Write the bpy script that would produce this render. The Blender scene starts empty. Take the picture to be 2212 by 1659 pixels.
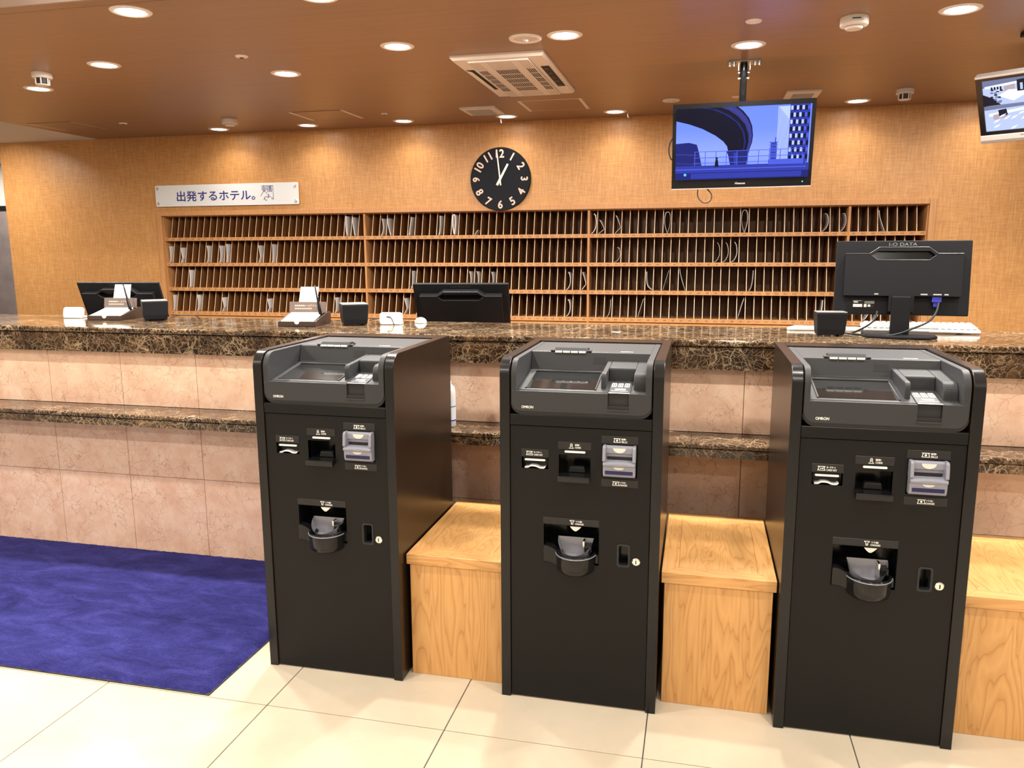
import bpy, math, random
from mathutils import Matrix, Vector
from math import sin, cos, pi, radians as R
random.seed(7)
SC = bpy.context.scene
COL = SC.collection

# ------------------------------------------------------------------ camera, world, exposure
FPX, PITCH, ROLL, YAW = 1701.66, -0.1696, -0.0047, 0.2336
CAM = Vector((0.3758, -2.3169, 1.448))
_f = Vector((-sin(YAW)*cos(PITCH), cos(YAW)*cos(PITCH), sin(PITCH)))
_r = Vector((cos(YAW), sin(YAW), 0)); _u = _r.cross(_f)
_r2 = _r*cos(ROLL)+_u*sin(ROLL); _u2 = _u*cos(ROLL)-_r*sin(ROLL)
cd = bpy.data.cameras.new('camera'); cd.sensor_width = 36; cd.sensor_fit = 'HORIZONTAL'
cd.lens = FPX/2212*36; cd.clip_start = .05; cd.clip_end = 100
cam = bpy.data.objects.new('camera', cd); COL.objects.link(cam)
cam.matrix_world = Matrix(((_r2.x,_u2.x,-_f.x,CAM.x),(_r2.y,_u2.y,-_f.y,CAM.y),(_r2.z,_u2.z,-_f.z,CAM.z),(0,0,0,1)))
SC.camera = cam
w = bpy.data.worlds.new('world'); SC.world = w; w.use_nodes = True
w.node_tree.nodes['Background'].inputs[0].default_value = (.75,.8,.9,1)
w.node_tree.nodes['Background'].inputs[1].default_value = .15
vs = SC.view_settings
vs.view_transform = 'Standard'; vs.look = 'None'; vs.gamma = 1; vs.use_curve_mapping = False
vs.exposure = 0.1
SC.cycles.max_bounces = 6; SC.cycles.diffuse_bounces = 4; SC.cycles.glossy_bounces = 3; SC.cycles.transmission_bounces = 4
LAMP_W = 26.0          # one ceiling downlight over the counter
LOBBY_FILL_W = 27.0         # one added fill downlight over the unseen lobby
LAMP_COL = (1.0, .94, .86)

# ------------------------------------------------------------------ measured sizes (metres)
CEIL, LOBBY_CEIL, CEIL_FRONT = 2.46, 2.85, .68
WY, WX0, WX1 = 4.113, -6.155, 4.6
KW, KD, KH = .497, .59, 1.12
FASC_Y, TOP_Z, FASC_B, STONE_Y = .791, 1.0995, .984, .841
LEDGE_Y, LEDGE_Z, LEDGE_B = .648, .7237, .669
COUNTER_BACK = 1.35
SEC = [-4.4483, -2.4622, -.5167, 1.4475, 1.9862]; NCOL = [30, 30, 30, 8]
ROWS = [(1.5653, 1.7532), (1.3361, 1.535), (1.1117, 1.306), (.8918, 1.081)]   # slot floor, slot top

# ------------------------------------------------------------------ materials
MATS = {}
def _new(name):
    m = bpy.data.materials.new(name); m.use_nodes = True; MATS[name] = m
    return m, m.node_tree, m.node_tree.nodes['Principled BSDF']
def mat(name, col, rough=.5, metal=0., spec=.5, coat=0., trans=0., emit=None, es=1., ior=None, noise=0., nscale=40., bump=0.):
    if name in MATS: return MATS[name]
    m, t, b = _new(name)
    b.inputs['Base Color'].default_value = (*col, 1); b.inputs['Roughness'].default_value = rough
    b.inputs['Metallic'].default_value = metal; b.inputs['Specular IOR Level'].default_value = spec
    b.inputs['Coat Weight'].default_value = coat; b.inputs['Coat Roughness'].default_value = .08
    b.inputs['Transmission Weight'].default_value = trans
    if ior: b.inputs['IOR'].default_value = ior
    if emit: b.inputs['Emission Color'].default_value = (*emit, 1); b.inputs['Emission Strength'].default_value = es
    if noise or bump:
        g = t.nodes.new('ShaderNodeNewGeometry'); n = t.nodes.new('ShaderNodeTexNoise')
        n.inputs['Scale'].default_value = nscale; n.inputs['Detail'].default_value = 4
        t.links.new(g.outputs['Position'], n.inputs['Vector'])
        if noise:
            r = ramp(t, n.outputs['Fac'], [(.3, tuple(c*(1-noise) for c in col)), (.7, tuple(min(1, c*(1+noise)) for c in col))])
            t.links.new(r, b.inputs['Base Color'])
        if bump: addbump(t, b, n.outputs['Fac'], bump)
    return m
def ramp(t, fac, stops, interp='LINEAR'):
    r = t.nodes.new('ShaderNodeValToRGB'); e = r.color_ramp.elements; r.color_ramp.interpolation = interp
    while len(e) < len(stops): e.new(.5)
    for i, (p, c) in enumerate(stops):
        e[i].position = p; e[i].color = (*c, 1)
    t.links.new(fac, r.inputs['Fac']); return r.outputs['Color']
def addbump(t, b, h, strength, dist=.002):
    n = t.nodes.new('ShaderNodeBump'); n.inputs['Strength'].default_value = strength; n.inputs['Distance'].default_value = dist
    t.links.new(h, n.inputs['Height']); t.links.new(n.outputs['Normal'], b.inputs['Normal'])
def pos(t, scale=(1,1,1), rot=(0,0,0), obj=False):
    if obj: g = t.nodes.new('ShaderNodeTexCoord').outputs['Object']
    else: g = t.nodes.new('ShaderNodeNewGeometry').outputs['Position']
    m = t.nodes.new('ShaderNodeMapping'); m.inputs['Scale'].default_value = scale; m.inputs['Rotation'].default_value = rot
    t.links.new(g, m.inputs['Vector']); return m.outputs['Vector']
def noise(t, vec, scale, detail=4, rough=.55, dist=0.):
    n = t.nodes.new('ShaderNodeTexNoise'); n.inputs['Scale'].default_value = scale; n.inputs['Detail'].default_value = detail
    n.inputs['Roughness'].default_value = rough; n.inputs['Distortion'].default_value = dist
    t.links.new(vec, n.inputs['Vector']); return n.outputs['Fac']
def mix(t, fac, a, b, mode='MIX'):
    n = t.nodes.new('ShaderNodeMix'); n.data_type = 'RGBA'; n.blend_type = mode
    for s, v in ((0, fac), (6, a), (7, b)):
        if hasattr(v, 'is_output') or isinstance(v, bpy.types.NodeSocket): t.links.new(v, n.inputs[s])
        else: n.inputs[s].default_value = v if s == 0 else (*v, 1)
    return n.outputs[2]
def math_(t, op, a, b=0.):
    n = t.nodes.new('ShaderNodeMath'); n.operation = op
    for i, v in enumerate((a, b)):
        if isinstance(v, bpy.types.NodeSocket): t.links.new(v, n.inputs[i])
        else: n.inputs[i].default_value = v
    return n.outputs[0]

def make_surface_materials():
    # figured veneer of the back wall: crossed short fibres
    m, t, b = _new('wall_veneer')
    n1 = noise(t, pos(t, (130, 130, 9)), 1, 3, .6); n2 = noise(t, pos(t, (11, 11, 160)), 1, 3, .6); n3 = noise(t, pos(t, (1.1, 1, .5)), 1.5, 2)
    f = math_(t, 'ADD', math_(t, 'MULTIPLY', n1, .55), math_(t, 'MULTIPLY', n2, .45))
    c = ramp(t, f, [(.36, (.47, .220, .070)), (.5, (.60, .298, .098)), (.64, (.70, .380, .142))])
    c = mix(t, math_(t, 'MULTIPLY', n3, .35), c, (.50, .215, .068))
    t.links.new(c, b.inputs['Base Color']); b.inputs['Roughness'].default_value = .42
    addbump(t, b, f, .15, .001)
    # brown laminate of the ceiling, grain along X
    m, t, b = _new('ceiling_wood')
    n1 = noise(t, pos(t, (2.2, 150, 10)), 1, 4, .65); n2 = noise(t, pos(t, (.5, .8, 1)), 1.2, 2)
    c = ramp(t, n1, [(.3, (.232, .134, .082)), (.7, (.330, .195, .121))])
    c = mix(t, math_(t, 'MULTIPLY', n2, .3), c, (.28, .158, .096))
    t.links.new(c, b.inputs['Base Color']); b.inputs['Roughness'].default_value = .36
    addbump(t, b, n1, .1, .0006)
    # shelf wood
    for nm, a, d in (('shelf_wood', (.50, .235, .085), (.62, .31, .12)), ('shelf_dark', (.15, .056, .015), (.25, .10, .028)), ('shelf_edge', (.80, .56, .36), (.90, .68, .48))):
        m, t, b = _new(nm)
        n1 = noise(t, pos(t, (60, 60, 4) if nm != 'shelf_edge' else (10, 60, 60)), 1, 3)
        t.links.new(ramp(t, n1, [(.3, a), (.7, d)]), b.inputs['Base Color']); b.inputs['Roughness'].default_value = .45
    # light oak / cherry of the wooden boxes; cathedral grain
    for nm, sc, rt in (('box_wood_vertical', (9, 9, 1.0), (0,0,0)), ('box_wood_depth', (9, 1.0, 9), (0,0,0)), ('box_wood_cross', (1.0, 9, 9), (0,0,0)), ('box_wood_diagonal', (9, 1.4, 9), (0,0,.6))):
        m, t, b = _new(nm)
        v = pos(t, sc, rt)
        base = noise(t, v, 1.0, 3, .5, .5)
        rings = math_(t, 'FRACT', math_(t, 'MULTIPLY', base, 16))
        c = ramp(t, rings, [(0, (.58, .30, .098)), (.55, (.70, .385, .14)), (.86, (.64, .335, .115)), (1, (.45, .21, .058))])
        fine = noise(t, pos(t, tuple(s*22 for s in sc), rt), 1, 2)
        c = mix(t, math_(t, 'MULTIPLY', fine, .35), c, (.55, .27, .08))
        t.links.new(c, b.inputs['Base Color']); b.inputs['Roughness'].default_value = .33
    # dark brown marble with cream veins
    m, t, b = _new('brown_marble')
    p0 = pos(t, (1, 1, 1)); nz = t.nodes.new('ShaderNodeTexNoise'); nz.inputs['Scale'].default_value = 9; nz.inputs['Detail'].default_value = 5
    t.links.new(p0, nz.inputs['Vector'])
    va = t.nodes.new('ShaderNodeVectorMath'); va.operation = 'SCALE'; va.inputs['Scale'].default_value = .12
    t.links.new(nz.outputs['Color'], va.inputs[0])
    vb = t.nodes.new('ShaderNodeVectorMath'); t.links.new(p0, vb.inputs[0]); t.links.new(va.outputs[0], vb.inputs[1])
    veins = None
    for scl, wd in ((7, .010), (19, .018), (46, .028)):
        vo = t.nodes.new('ShaderNodeTexVoronoi'); vo.feature = 'DISTANCE_TO_EDGE'; vo.inputs['Scale'].default_value = scl
        t.links.new(vb.outputs[0], vo.inputs['Vector'])
        e = ramp(t, vo.outputs['Distance'], [(0, (1,1,1)), (wd, (.25,.25,.25)), (wd*2.2, (0,0,0))])
        veins = e if veins is None else mix(t, 1.0, veins, e, 'LIGHTEN')
    msk = noise(t, p0, 5, 3)
    body = ramp(t, noise(t, vb.outputs[0], 9, 6, .75), [(.36, (.014, .007, .004)), (.52, (.040, .020, .010)), (.70, (.17, .098, .045))])
    vm = math_(t, 'MULTIPLY', veins, math_(t, 'MULTIPLY', ramp(t, msk, [(.36, (.22,)*3), (.62, (1,1,1))]), .75))
    c = mix(t, vm, body, (.66, .50, .32))
    wht = ramp(t, noise(t, vb.outputs[0], 6, 2), [(.72, (0,0,0)), (.76, (1,1,1))])
    c = mix(t, math_(t, 'MULTIPLY', wht, .7), c, (.82, .78, .70))
    t.links.new(c, b.inputs['Base Color']); b.inputs['Roughness'].default_value = .09
    # pink beige limestone with hairline cracks
    m, t, b = _new('pink_stone')
    p0 = pos(t, (1, 1, 1)); nz = t.nodes.new('ShaderNodeTexNoise'); nz.inputs['Scale'].default_value = 14; nz.inputs['Detail'].default_value = 4
    t.links.new(p0, nz.inputs['Vector'])
    va = t.nodes.new('ShaderNodeVectorMath'); va.operation = 'SCALE'; va.inputs['Scale'].default_value = .10
    t.links.new(nz.outputs['Color'], va.inputs[0])
    vb = t.nodes.new('ShaderNodeVectorMath'); t.links.new(p0, vb.inputs[0]); t.links.new(va.outputs[0], vb.inputs[1])
    c = ramp(t, noise(t, p0, 10, 6, .65), [(.3, (.72, .445, .315)), (.5, (.82, .56, .415)), (.7, (.88, .66, .51))])
    vo = t.nodes.new('ShaderNodeTexVoronoi'); vo.feature = 'DISTANCE_TO_EDGE'; vo.inputs['Scale'].default_value = 21
    t.links.new(vb.outputs[0], vo.inputs['Vector'])
    e = ramp(t, vo.outputs['Distance'], [(0, (1,1,1)), (.034, (0,0,0))])
    k = math_(t, 'MULTIPLY', e, math_(t, 'MULTIPLY', ramp(t, noise(t, p0, 8, 2), [(.36, (0,0,0)), (.56, (1,1,1))]), .6))
    c = mix(t, k, c, (.30, .17, .11))
    vo2 = t.nodes.new('ShaderNodeTexVoronoi'); vo2.feature = 'DISTANCE_TO_EDGE'; vo2.inputs['Scale'].default_value = 42
    t.links.new(vb.outputs[0], vo2.inputs['Vector'])
    e2 = ramp(t, vo2.outputs['Distance'], [(0, (1,1,1)), (.04, (0,0,0))])
    c = mix(t, math_(t, 'MULTIPLY', e2, .3), c, (.80, .60, .46))
    t.links.new(c, b.inputs['Base Color']); b.inputs['Roughness'].default_value = .3
    # cream polished floor tile
    m, t, b = _new('floor_tile')
    c = ramp(t, noise(t, pos(t), 3, 6, .65), [(.3, (.545, .475, .365)), (.7, (.63, .555, .435))])
    t.links.new(c, b.inputs['Base Color']); b.inputs['Roughness'].default_value = .11
    # blue rug
    m, t, b = _new('rug_blue')
    n1 = noise(t, pos(t, (2.4, 6, 1), (0,0,.35)), 1.9, 8, .75, .8); n2 = noise(t, pos(t), 190, 3)
    f = math_(t, 'ADD', math_(t, 'MULTIPLY', n1, .7), math_(t, 'MULTIPLY', n2, .3))
    c = ramp(t, f, [(.36, (.011, .011, .07)), (.5, (.024, .0235, .135)), (.62, (.043, .042, .21))])
    t.links.new(c, b.inputs['Base Color']); b.inputs['Roughness'].default_value = .95
    b.inputs['Sheen Weight'].default_value = .08; b.inputs['Sheen Tint'].default_value = (.3, .3, 1, 1); b.inputs['Specular IOR Level'].default_value = .1
    addbump(t, b, n2, .9, .004)
    # grey stone of the far pillar
    m, t, b = _new('grey_stone')
    c = ramp(t, noise(t, pos(t), 4, 5, .6), [(.3, (.20, .165, .165)), (.7, (.30, .25, .245))])
    t.links.new(c, b.inputs['Base Color']); b.inputs['Roughness'].default_value = .5
    # kiosk side boards: very dark brown foil with a fine vertical grain
    m, t, b = _new('kiosk_brown')
    n1 = noise(t, pos(t, (220, 220, 6), obj=True), 1, 3)
    t.links.new(ramp(t, n1, [(.3, (.013, .0075, .005)), (.7, (.022, .013, .008))]), b.inputs['Base Color']); b.inputs['Roughness'].default_value = .27; b.inputs['Specular IOR Level'].default_value = .32
make_surface_materials()
BLACK = mat('kiosk_black', (.0065, .0065, .0067), .42, spec=.22)
BLACKGLOSS = mat('black_gloss', (.007, .007, .008), .16, spec=.35)
EDGE = mat('kiosk_edge', (.008, .008, .009), .25, spec=.35)
GREYP = mat('grey_plastic', (.034, .0355, .039), .48, spec=.28, bump=.05, nscale=900)
GREYD = mat('grey_plastic_dark', (.022, .023, .025), .45, spec=.3)
RUBBER = mat('rubber_black', (.010, .010, .011), .6)
GLASS = mat('screen_glass', (.016, .017, .018), .06, coat=.5)
PLATE = mat('label_plate', (.016, .016, .017), .4, spec=.35)
WHITEP = mat('print_white', (.82, .82, .80), .5)
BARW = mat('light_bar_white', (.85, .85, .83), .35)
BILLG = mat('bill_unit_grey', (.255, .265, .33), .32)
IVORY = mat('ivory_mark', (.66, .66, .60), .4)
NAVY = mat('navy_strip', (.008, .008, .075), .2)
CUPG = mat('coin_insert_grey', (.235, .24, .275), .2, coat=.4)
CHROME = mat('chrome', (.85, .85, .84), .16, metal=1)
WHITE = mat('white_plastic', (.66, .655, .64), .4)
CREAMW = mat('ceiling_device_white', (.78, .72, .68), .45)
PAPER = mat('paper_white', (.88, .86, .84), .75, noise=.05, nscale=30)
NEWS = mat('newsprint', (.74, .72, .70), .85, noise=.22, nscale=160)
MBLACK = mat('monitor_black', (.010, .0105, .0125), .5, spec=.13)
MEDGE = mat('monitor_black_edge', (.045, .045, .048), .35, spec=.4)
BROWNBOX = mat('stationery_brown', (.042, .023, .016), .45)
BROWNLID = mat('stationery_lid', (.115, .082, .070), .5)
GOLD = mat('print_beige', (.62, .50, .40), .5)
NOTE = mat('note_cream', (.84, .82, .70), .7)
BLUEPLUG = mat('plug_blue', (.015, .02, .30), .4)
SIGNW = mat('sign_acrylic', (.80, .82, .83), .18, coat=.6)
SIGNB = mat('sign_ink', (.03, .03, .20), .4)
CLOCKB = mat('clock_black', (.007, .008, .012), .5, spec=.15)
CLOCKN = mat('clock_numerals', (.78, .56, .46), .5)
CLOCKH = mat('clock_hands', (.80, .77, .68), .4)
TVB = mat('tv_bezel', (.005, .005, .006), .16, spec=.3)
SILVER = mat('silver_plastic', (.46, .42, .40), .38, metal=.3)
STEEL = mat('steel', (.55, .54, .52), .35, metal=.9)
GRILLE = mat('grille_dark', (.05, .045, .042), .6)
LEDG = mat('green_led', (.1, .8, .4), .4, emit=(.1, .9, .4), es=2)
WALLW = mat('plaster_white', (.72, .69, .66), .7)
LOBBYC = mat('lobby_ceiling_cream', (.80, .74, .66), .8)
LOBBYW = mat('lobby_wall_beige', (.42, .36, .29), .8)
OFFICE = mat('staff_floor_carpet', (.10, .085, .075), .9)
GROUT = mat('tile_joint', (.10, .10, .10), .8)
LAMPE = mat('lamp_glow', (1, 1, 1), .5, emit=(1, .94, .85), es=28)
REFL = mat('lamp_reflector', (.85, .83, .80), .25, metal=.4)
INK = mat('number_ink', (.10, .045, .02), .6)
VENEER, CWOOD = MATS['wall_veneer'], MATS['ceiling_wood']
SHW, SHD, SHE = MATS['shelf_wood'], MATS['shelf_dark'], MATS['shelf_edge']
KBROWN, MARBLE, STONE = MATS['kiosk_brown'], MATS['brown_marble'], MATS['pink_stone']

# ------------------------------------------------------------------ mesh helpers
_txt = {}
def text_geo(body):
    if body not in _txt and body.isdigit() and len(body) > 2:
        v, f, x = [], [], 0.
        for ch in body:
            gv, gf, gw, gh = text_geo(ch); n = len(v)
            v += [(a+x+gw/2, b) for a, b in gv]; f += [tuple(i+n for i in q) for q in gf]; x += gw+.09
        x -= .09
        _txt[body] = ([(a-x/2, b) for a, b in v], f, x, gh)
    if body not in _txt:
        c = bpy.data.curves.new('t', 'FONT'); c.body = body; c.size = 1; c.align_x = 'CENTER'; c.align_y = 'CENTER'
        c.resolution_u = 3
        o = bpy.data.objects.new('t', c); COL.objects.link(o); bpy.context.view_layer.update()
        me = bpy.data.meshes.new_from_object(o.evaluated_get(bpy.context.evaluated_depsgraph_get()))
        v = [tuple(x.co) for x in me.vertices]; f = [tuple(p.vertices) for p in me.polygons]
        bpy.data.objects.remove(o); bpy.data.curves.remove(c); bpy.data.meshes.remove(me)
        xs = [a[0] for a in v]; ys = [a[1] for a in v]
        cx, cy = (min(xs)+max(xs))/2, (min(ys)+max(ys))/2
        _txt[body] = ([(a[0]-cx, a[1]-cy) for a in v], f, max(xs)-min(xs), max(ys)-min(ys))
    return _txt[body]

class MB:
    def __init__(s): s.v, s.f, s.mi, s.m, s.T = [], [], [], 0, None
    def add(s, vs_, fs):
        n = len(s.v)
        for p in vs_:
            p = Vector(p)
            s.v.append(tuple(s.T @ p) if s.T else tuple(p))
        for f in fs: s.f.append([n+i for i in f]); s.mi.append(s.m)
        return s
    def box(s, x0, x1, y0, y1, z0, z1):
        return s.add([(x0,y0,z0),(x1,y0,z0),(x1,y1,z0),(x0,y1,z0),(x0,y0,z1),(x1,y0,z1),(x1,y1,z1),(x0,y1,z1)],
                     [(0,3,2,1),(4,5,6,7),(0,1,5,4),(1,2,6,5),(2,3,7,6),(3,0,4,7)])
    def prism(s, poly, ax, a, b):
        """poly in the plane normal to ax; 'x': (y,z)  'y': (x,z)  'z': (x,y)"""
        A = sum(poly[i][0]*poly[(i+1)%len(poly)][1]-poly[(i+1)%len(poly)][0]*poly[i][1] for i in range(len(poly)))
        if A < 0: poly = poly[::-1]
        P = {'x': lambda q, t: (t, q[0], q[1]), 'y': lambda q, t: (q[0], t, q[1]), 'z': lambda q, t: (q[0], q[1], t)}[ax]
        n = len(poly); V = [P(q, a) for q in poly]+[P(q, b) for q in poly]
        F = [tuple(range(n))[::-1], tuple(range(n, 2*n))]+[(i, (i+1)%n, n+(i+1)%n, n+i) for i in range(n)]
        if ax == 'y': F = [f[::-1] for f in F]
        return s.add(V, F)
    def lathe(s, prof, seg=32, c=(0,0,0), cap0=False, cap1=False):
        """prof: (r,z) rings about z"""
        V, F = [], []
        for r, z in prof:
            for i in range(seg):
                a = 2*pi*i/seg; V.append((c[0]+r*cos(a), c[1]+r*sin(a), c[2]+z))
        for k in range(len(prof)-1):
            for i in range(seg):
                j = (i+1) % seg; F.append((k*seg+i, k*seg+j, (k+1)*seg+j, (k+1)*seg+i))
        if cap0: F.append(tuple(range(seg))[::-1])
        if cap1: F.append(tuple(range((len(prof)-1)*seg, len(prof)*seg)))
        return s.add(V, F)
    def tube(s, pts, r, seg=8, closed=False):
        pts = [Vector(p) for p in pts]; n = len(pts); V, F = [], []
        up = Vector((0,0,1))
        for i, p in enumerate(pts):
            d = (pts[(i+1)%n]-pts[i-1]) if closed else (pts[min(i+1,n-1)]-pts[max(i-1,0)])
            d.normalize()
            a = d.cross(up if abs(d.z) < .95 else Vector((0,1,0))).normalized(); b = a.cross(d)
            rr = r[i] if isinstance(r, (list, tuple)) else r
            for k in range(seg):
                t = 2*pi*k/seg; V.append(p+(a*cos(t)+b*sin(t))*rr)
        for i in range(n if closed else n-1):
            for k in range(seg):
                F.append((i*seg+k, ((i+1)%n)*seg+k, ((i+1)%n)*seg+(k+1)%seg, i*seg+(k+1)%seg))
        if not closed: F += [tuple(range(seg)), tuple(range((n-1)*seg, n*seg))[::-1]]
        return s.add(V, F)
    def poly(s, pts): return s.add(pts, [tuple(range(len(pts)))])
    def quad(s, x0, x1, z0, z1, y):   # faces -y
        return s.add([(x0,y,z0),(x1,y,z0),(x1,y,z1),(x0,y,z1)], [(0,1,2,3)])
    def text(s, body, cx, cz, y, h, rot=0., wmax=None, wscale=1., bold=0.):
        if bold:
            for dx, dz in ((-bold, 0), (bold, 0), (0, -bold), (0, bold)): s.text(body, cx+dx, cz+dz, y-.00005*(dx+2*dz)/bold, h, rot, wmax, wscale)
            return s
        v, f, tw, th = text_geo(body); k = h/th; kx = k*wscale
        if wmax: kx = min(kx, wmax/tw) if not wscale != 1 else wmax/tw
        c, sn = cos(rot), sin(rot)
        return s.add([(cx+(a*kx*c-b*k*sn), y, cz+(a*kx*sn+b*k*c)) for a, b in v], f)
    def build(s, name, m, parent=None, bevel=0., smooth=False, seg=2):
        me = bpy.data.meshes.new(name); me.from_pydata(s.v, [], s.f)
        for x in (m if isinstance(m, (list, tuple)) else [m]): me.materials.append(x)
        if any(s.mi): me.polygons.foreach_set('material_index', s.mi)
        if smooth: me.polygons.foreach_set('use_smooth', [True]*len(me.polygons))
        me.update()
        o = bpy.data.objects.new(name, me); COL.objects.link(o)
        if parent: o.parent = parent
        if bevel:
            b = o.modifiers.new('bevel', 'BEVEL'); b.width = bevel; b.segments = seg; b.limit_method = 'ANGLE'; b.angle_limit = R(40)
        if smooth == 'auto' or (smooth and bevel): pass
        return o
def inst(src, parent, loc=None, name=None):
    o = src.copy(); COL.objects.link(o); o.parent = parent
    if loc is not None: o.location = loc
    return o
def thing(name, label, cat, loc=(0,0,0), rz=0., group=None):
    o = bpy.data.objects.new(name, None); o.empty_display_size = .1; COL.objects.link(o)
    o.location = loc; o.rotation_euler = (0,0,rz); o['label'] = label; o['category'] = cat
    if group: o['group'] = group
    return o
def tag(o, label, cat=None, group=None, kind=None):
    o['label'] = label
    if cat: o['category'] = cat
    if group: o['group'] = group
    if kind: o['kind'] = kind
    return o
def struct(o, label=None):
    o['kind'] = 'structure'
    if label: o['label'] = label
    return o
def copy_tree(o, parent=None):
    c = o.copy(); COL.objects.link(c); c.parent = parent
    for ch in o.children: copy_tree(ch, c)
    return c
def arc(cx, cy, r, a0, a1, n=8, ry=None):
    ry = r if ry is None else ry
    return [(cx+r*cos(R(a0+(a1-a0)*i/n)), cy+ry*sin(R(a0+(a1-a0)*i/n))) for i in range(n+1)]
def rrect(x0, x1, y0, y1, r, n=5):
    return arc(x1-r, y0+r, r, -90, 0, n)+arc(x1-r, y1-r, r, 0, 90, n)+arc(x0+r, y1-r, r, 90, 180, n)+arc(x0+r, y0+r, r, 180, 270, n)
def spline(P, n=6):
    out = []
    for i in range(len(P)-1):
        a, b, c, d = (Vector(P[max(i-1,0)]), Vector(P[i]), Vector(P[i+1]), Vector(P[min(i+2,len(P)-1)]))
        for k in range(n):
            t = k/n
            out.append(.5*((2*b)+(c-a)*t+(2*a-5*b+4*c-d)*t*t+(3*b-a-3*c+d)*t**3))
    out.append(Vector(P[-1])); return out
def plate_holes(mb, x0, x1, z0, z1, y0, y1, holes):
    xs = sorted({x0, x1, *[h[0] for h in holes], *[h[1] for h in holes]}); zs = sorted({z0, z1, *[h[2] for h in holes], *[h[3] for h in holes]})
    for i in range(len(xs)-1):
        for j in range(len(zs)-1):
            a, b, c, d = xs[i], xs[i+1], zs[j], zs[j+1]
            mx, mz = (a+b)/2, (c+d)/2
            if any(h[0] < mx < h[1] and h[2] < mz < h[3] for h in holes): continue
            mb.quad(a, b, c, d, y0)
    for a, b, c, d in [(x0, x1, z0, z1)]+list(holes):
        mb.add([(a,y0,c),(b,y0,c),(b,y0,d),(a,y0,d),(a,y1,c),(b,y1,c),(b,y1,d),(a,y1,d)], [(0,1,5,4),(1,2,6,5),(2,3,7,6),(3,0,4,7)])
    return mb
def liner(mb, x0, x1, z0, z1, y0, y1):
    """open box recessed into +y"""
    return mb.add([(x0,y0,z0),(x1,y0,z0),(x1,y0,z1),(x0,y0,z1),(x0,y1,z0),(x1,y1,z0),(x1,y1,z1),(x0,y1,z1)],
                  [(0,4,5,1),(1,5,6,2),(2,6,7,3),(3,7,4,0),(4,7,6,5)])

# ------------------------------------------------------------------ the room
def build_room():
    TX, TY, TP = -.9391, -.231, .6
    fl = MB().box(-9.2, 4.8, -6.2, STONE_Y+.02, -.06, -.004).build('floor', GROUT); struct(fl, 'polished cream tile floor with thin grey joints')
    t0 = MB().box(.0018, TP-.0018, .0018, TP-.0018, -.0045, 0).build('tile', MATS['floor_tile'], fl, bevel=.0008, seg=1)
    first = True
    for i in range(-14, 10):
        for j in range(-10, 2):
            x, y = TX+i*TP, TY+j*TP
            if y+TP > STONE_Y+.14 or x < -9.2 or x+TP > 4.8 or y < -6.2: continue
            if first: t0.location = (x, y, 0); first = False
            else: inst(t0, fl, (x, y, 0))
    struct(MB().box(-9.2, 4.8, STONE_Y+.025, 5.7, -.06, 0).build('floor_staff', OFFICE), 'dark carpet floor behind the counter')
    # back wall with the pigeonhole opening
    b = MB(); y0, y1 = WY, WY+.32; ox0, ox1, oz0, oz1 = SEC[0]-.0005, SEC[4]+.0005, .85, 1.7652
    plate_holes(b, WX0, WX1, 0, CEIL, y0, y1, [(ox0, ox1, oz0, oz1)])
    b.quad(ox0-.001, ox1+.001, oz0-.001, oz1+.001, y1)
    b.add([(WX0,y1,0),(WX1,y1,0),(WX1,y1,CEIL),(WX0,y1,CEIL)], [(3,2,1,0)])
    struct(b.build('wall_back', VENEER), 'orange figured veneer wall behind the reception')
    fr = MB()
    fr.box(ox0-.042, ox0+.002, WY-.012, WY+.0195, oz0, oz1+.036).box(ox1-.002, ox1+.042, WY-.012, WY+.0195, oz0, oz1+.036)
    fr.box(ox0+.0021, ox1-.0021, WY-.012, WY+.0195, oz1-.006, oz1+.036)
    struct(fr.build('trim_1', SHW, bevel=.003), 'plain wooden frame around the pigeonholes')
    # corridor beyond the wall's left end
    c = MB().box(-9.2, WX0+3, 5.6, 5.7, 0, 1.93).build('wall_far', MATS['grey_stone']); struct(c, 'grey stone wall seen past the left end of the veneer wall')
    struct(MB().box(-9.2, WX0+3, 5.6, 5.7, 1.98, CEIL).build('wall_far_upper', WALLW), 'white plaster above the grey stone')
    struct(MB().box(-9.2, WX0+3, 5.58, 5.7, 1.93, 1.98).build('trim_2', MBLACK), 'dark rail between grey stone and plaster')
    struct(MB().box(-9.3, -9.2, -6.3, 5.7, 0, LOBBY_CEIL).build('wall_left', LOBBYW)); struct(MB().box(4.8, 4.9, -6.3, 5.7, 0, LOBBY_CEIL).build('wall_right', LOBBYW))
    struct(MB().box(-9.2, 4.8, -6.3, -6.2, 0, LOBBY_CEIL).build('wall_front', LOBBYW))
    # ceilings
    struct(MB().box(-5.05, 4.8, CEIL_FRONT+.03, 5.6, CEIL, CEIL+.05).build('ceiling', CWOOD), 'brown wood grain ceiling over the counter')
    struct(MB().box(-9.2, -5.05, CEIL_FRONT, 5.6, CEIL, CEIL+.05).build('ceiling_white', WALLW), 'white plaster ceiling at the far left')
    struct(MB().box(-9.2, 4.8, CEIL_FRONT-.045, CEIL_FRONT+.027, CEIL-.001, CEIL+.05).build('trim_3', CWOOD, bevel=.004), 'wooden edge strip of the dropped ceiling')
    struct(MB().box(-9.2, 4.8, CEIL_FRONT-.03, CEIL_FRONT, CEIL+.05, LOBBY_CEIL).build('bulkhead', LOBBYC), 'cream face of the dropped ceiling')
    struct(MB().box(-9.3, 4.9, -6.3, CEIL_FRONT, LOBBY_CEIL, LOBBY_CEIL+.05).build('ceiling_lobby', LOBBYC), 'cream lobby ceiling')
build_room()

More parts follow.
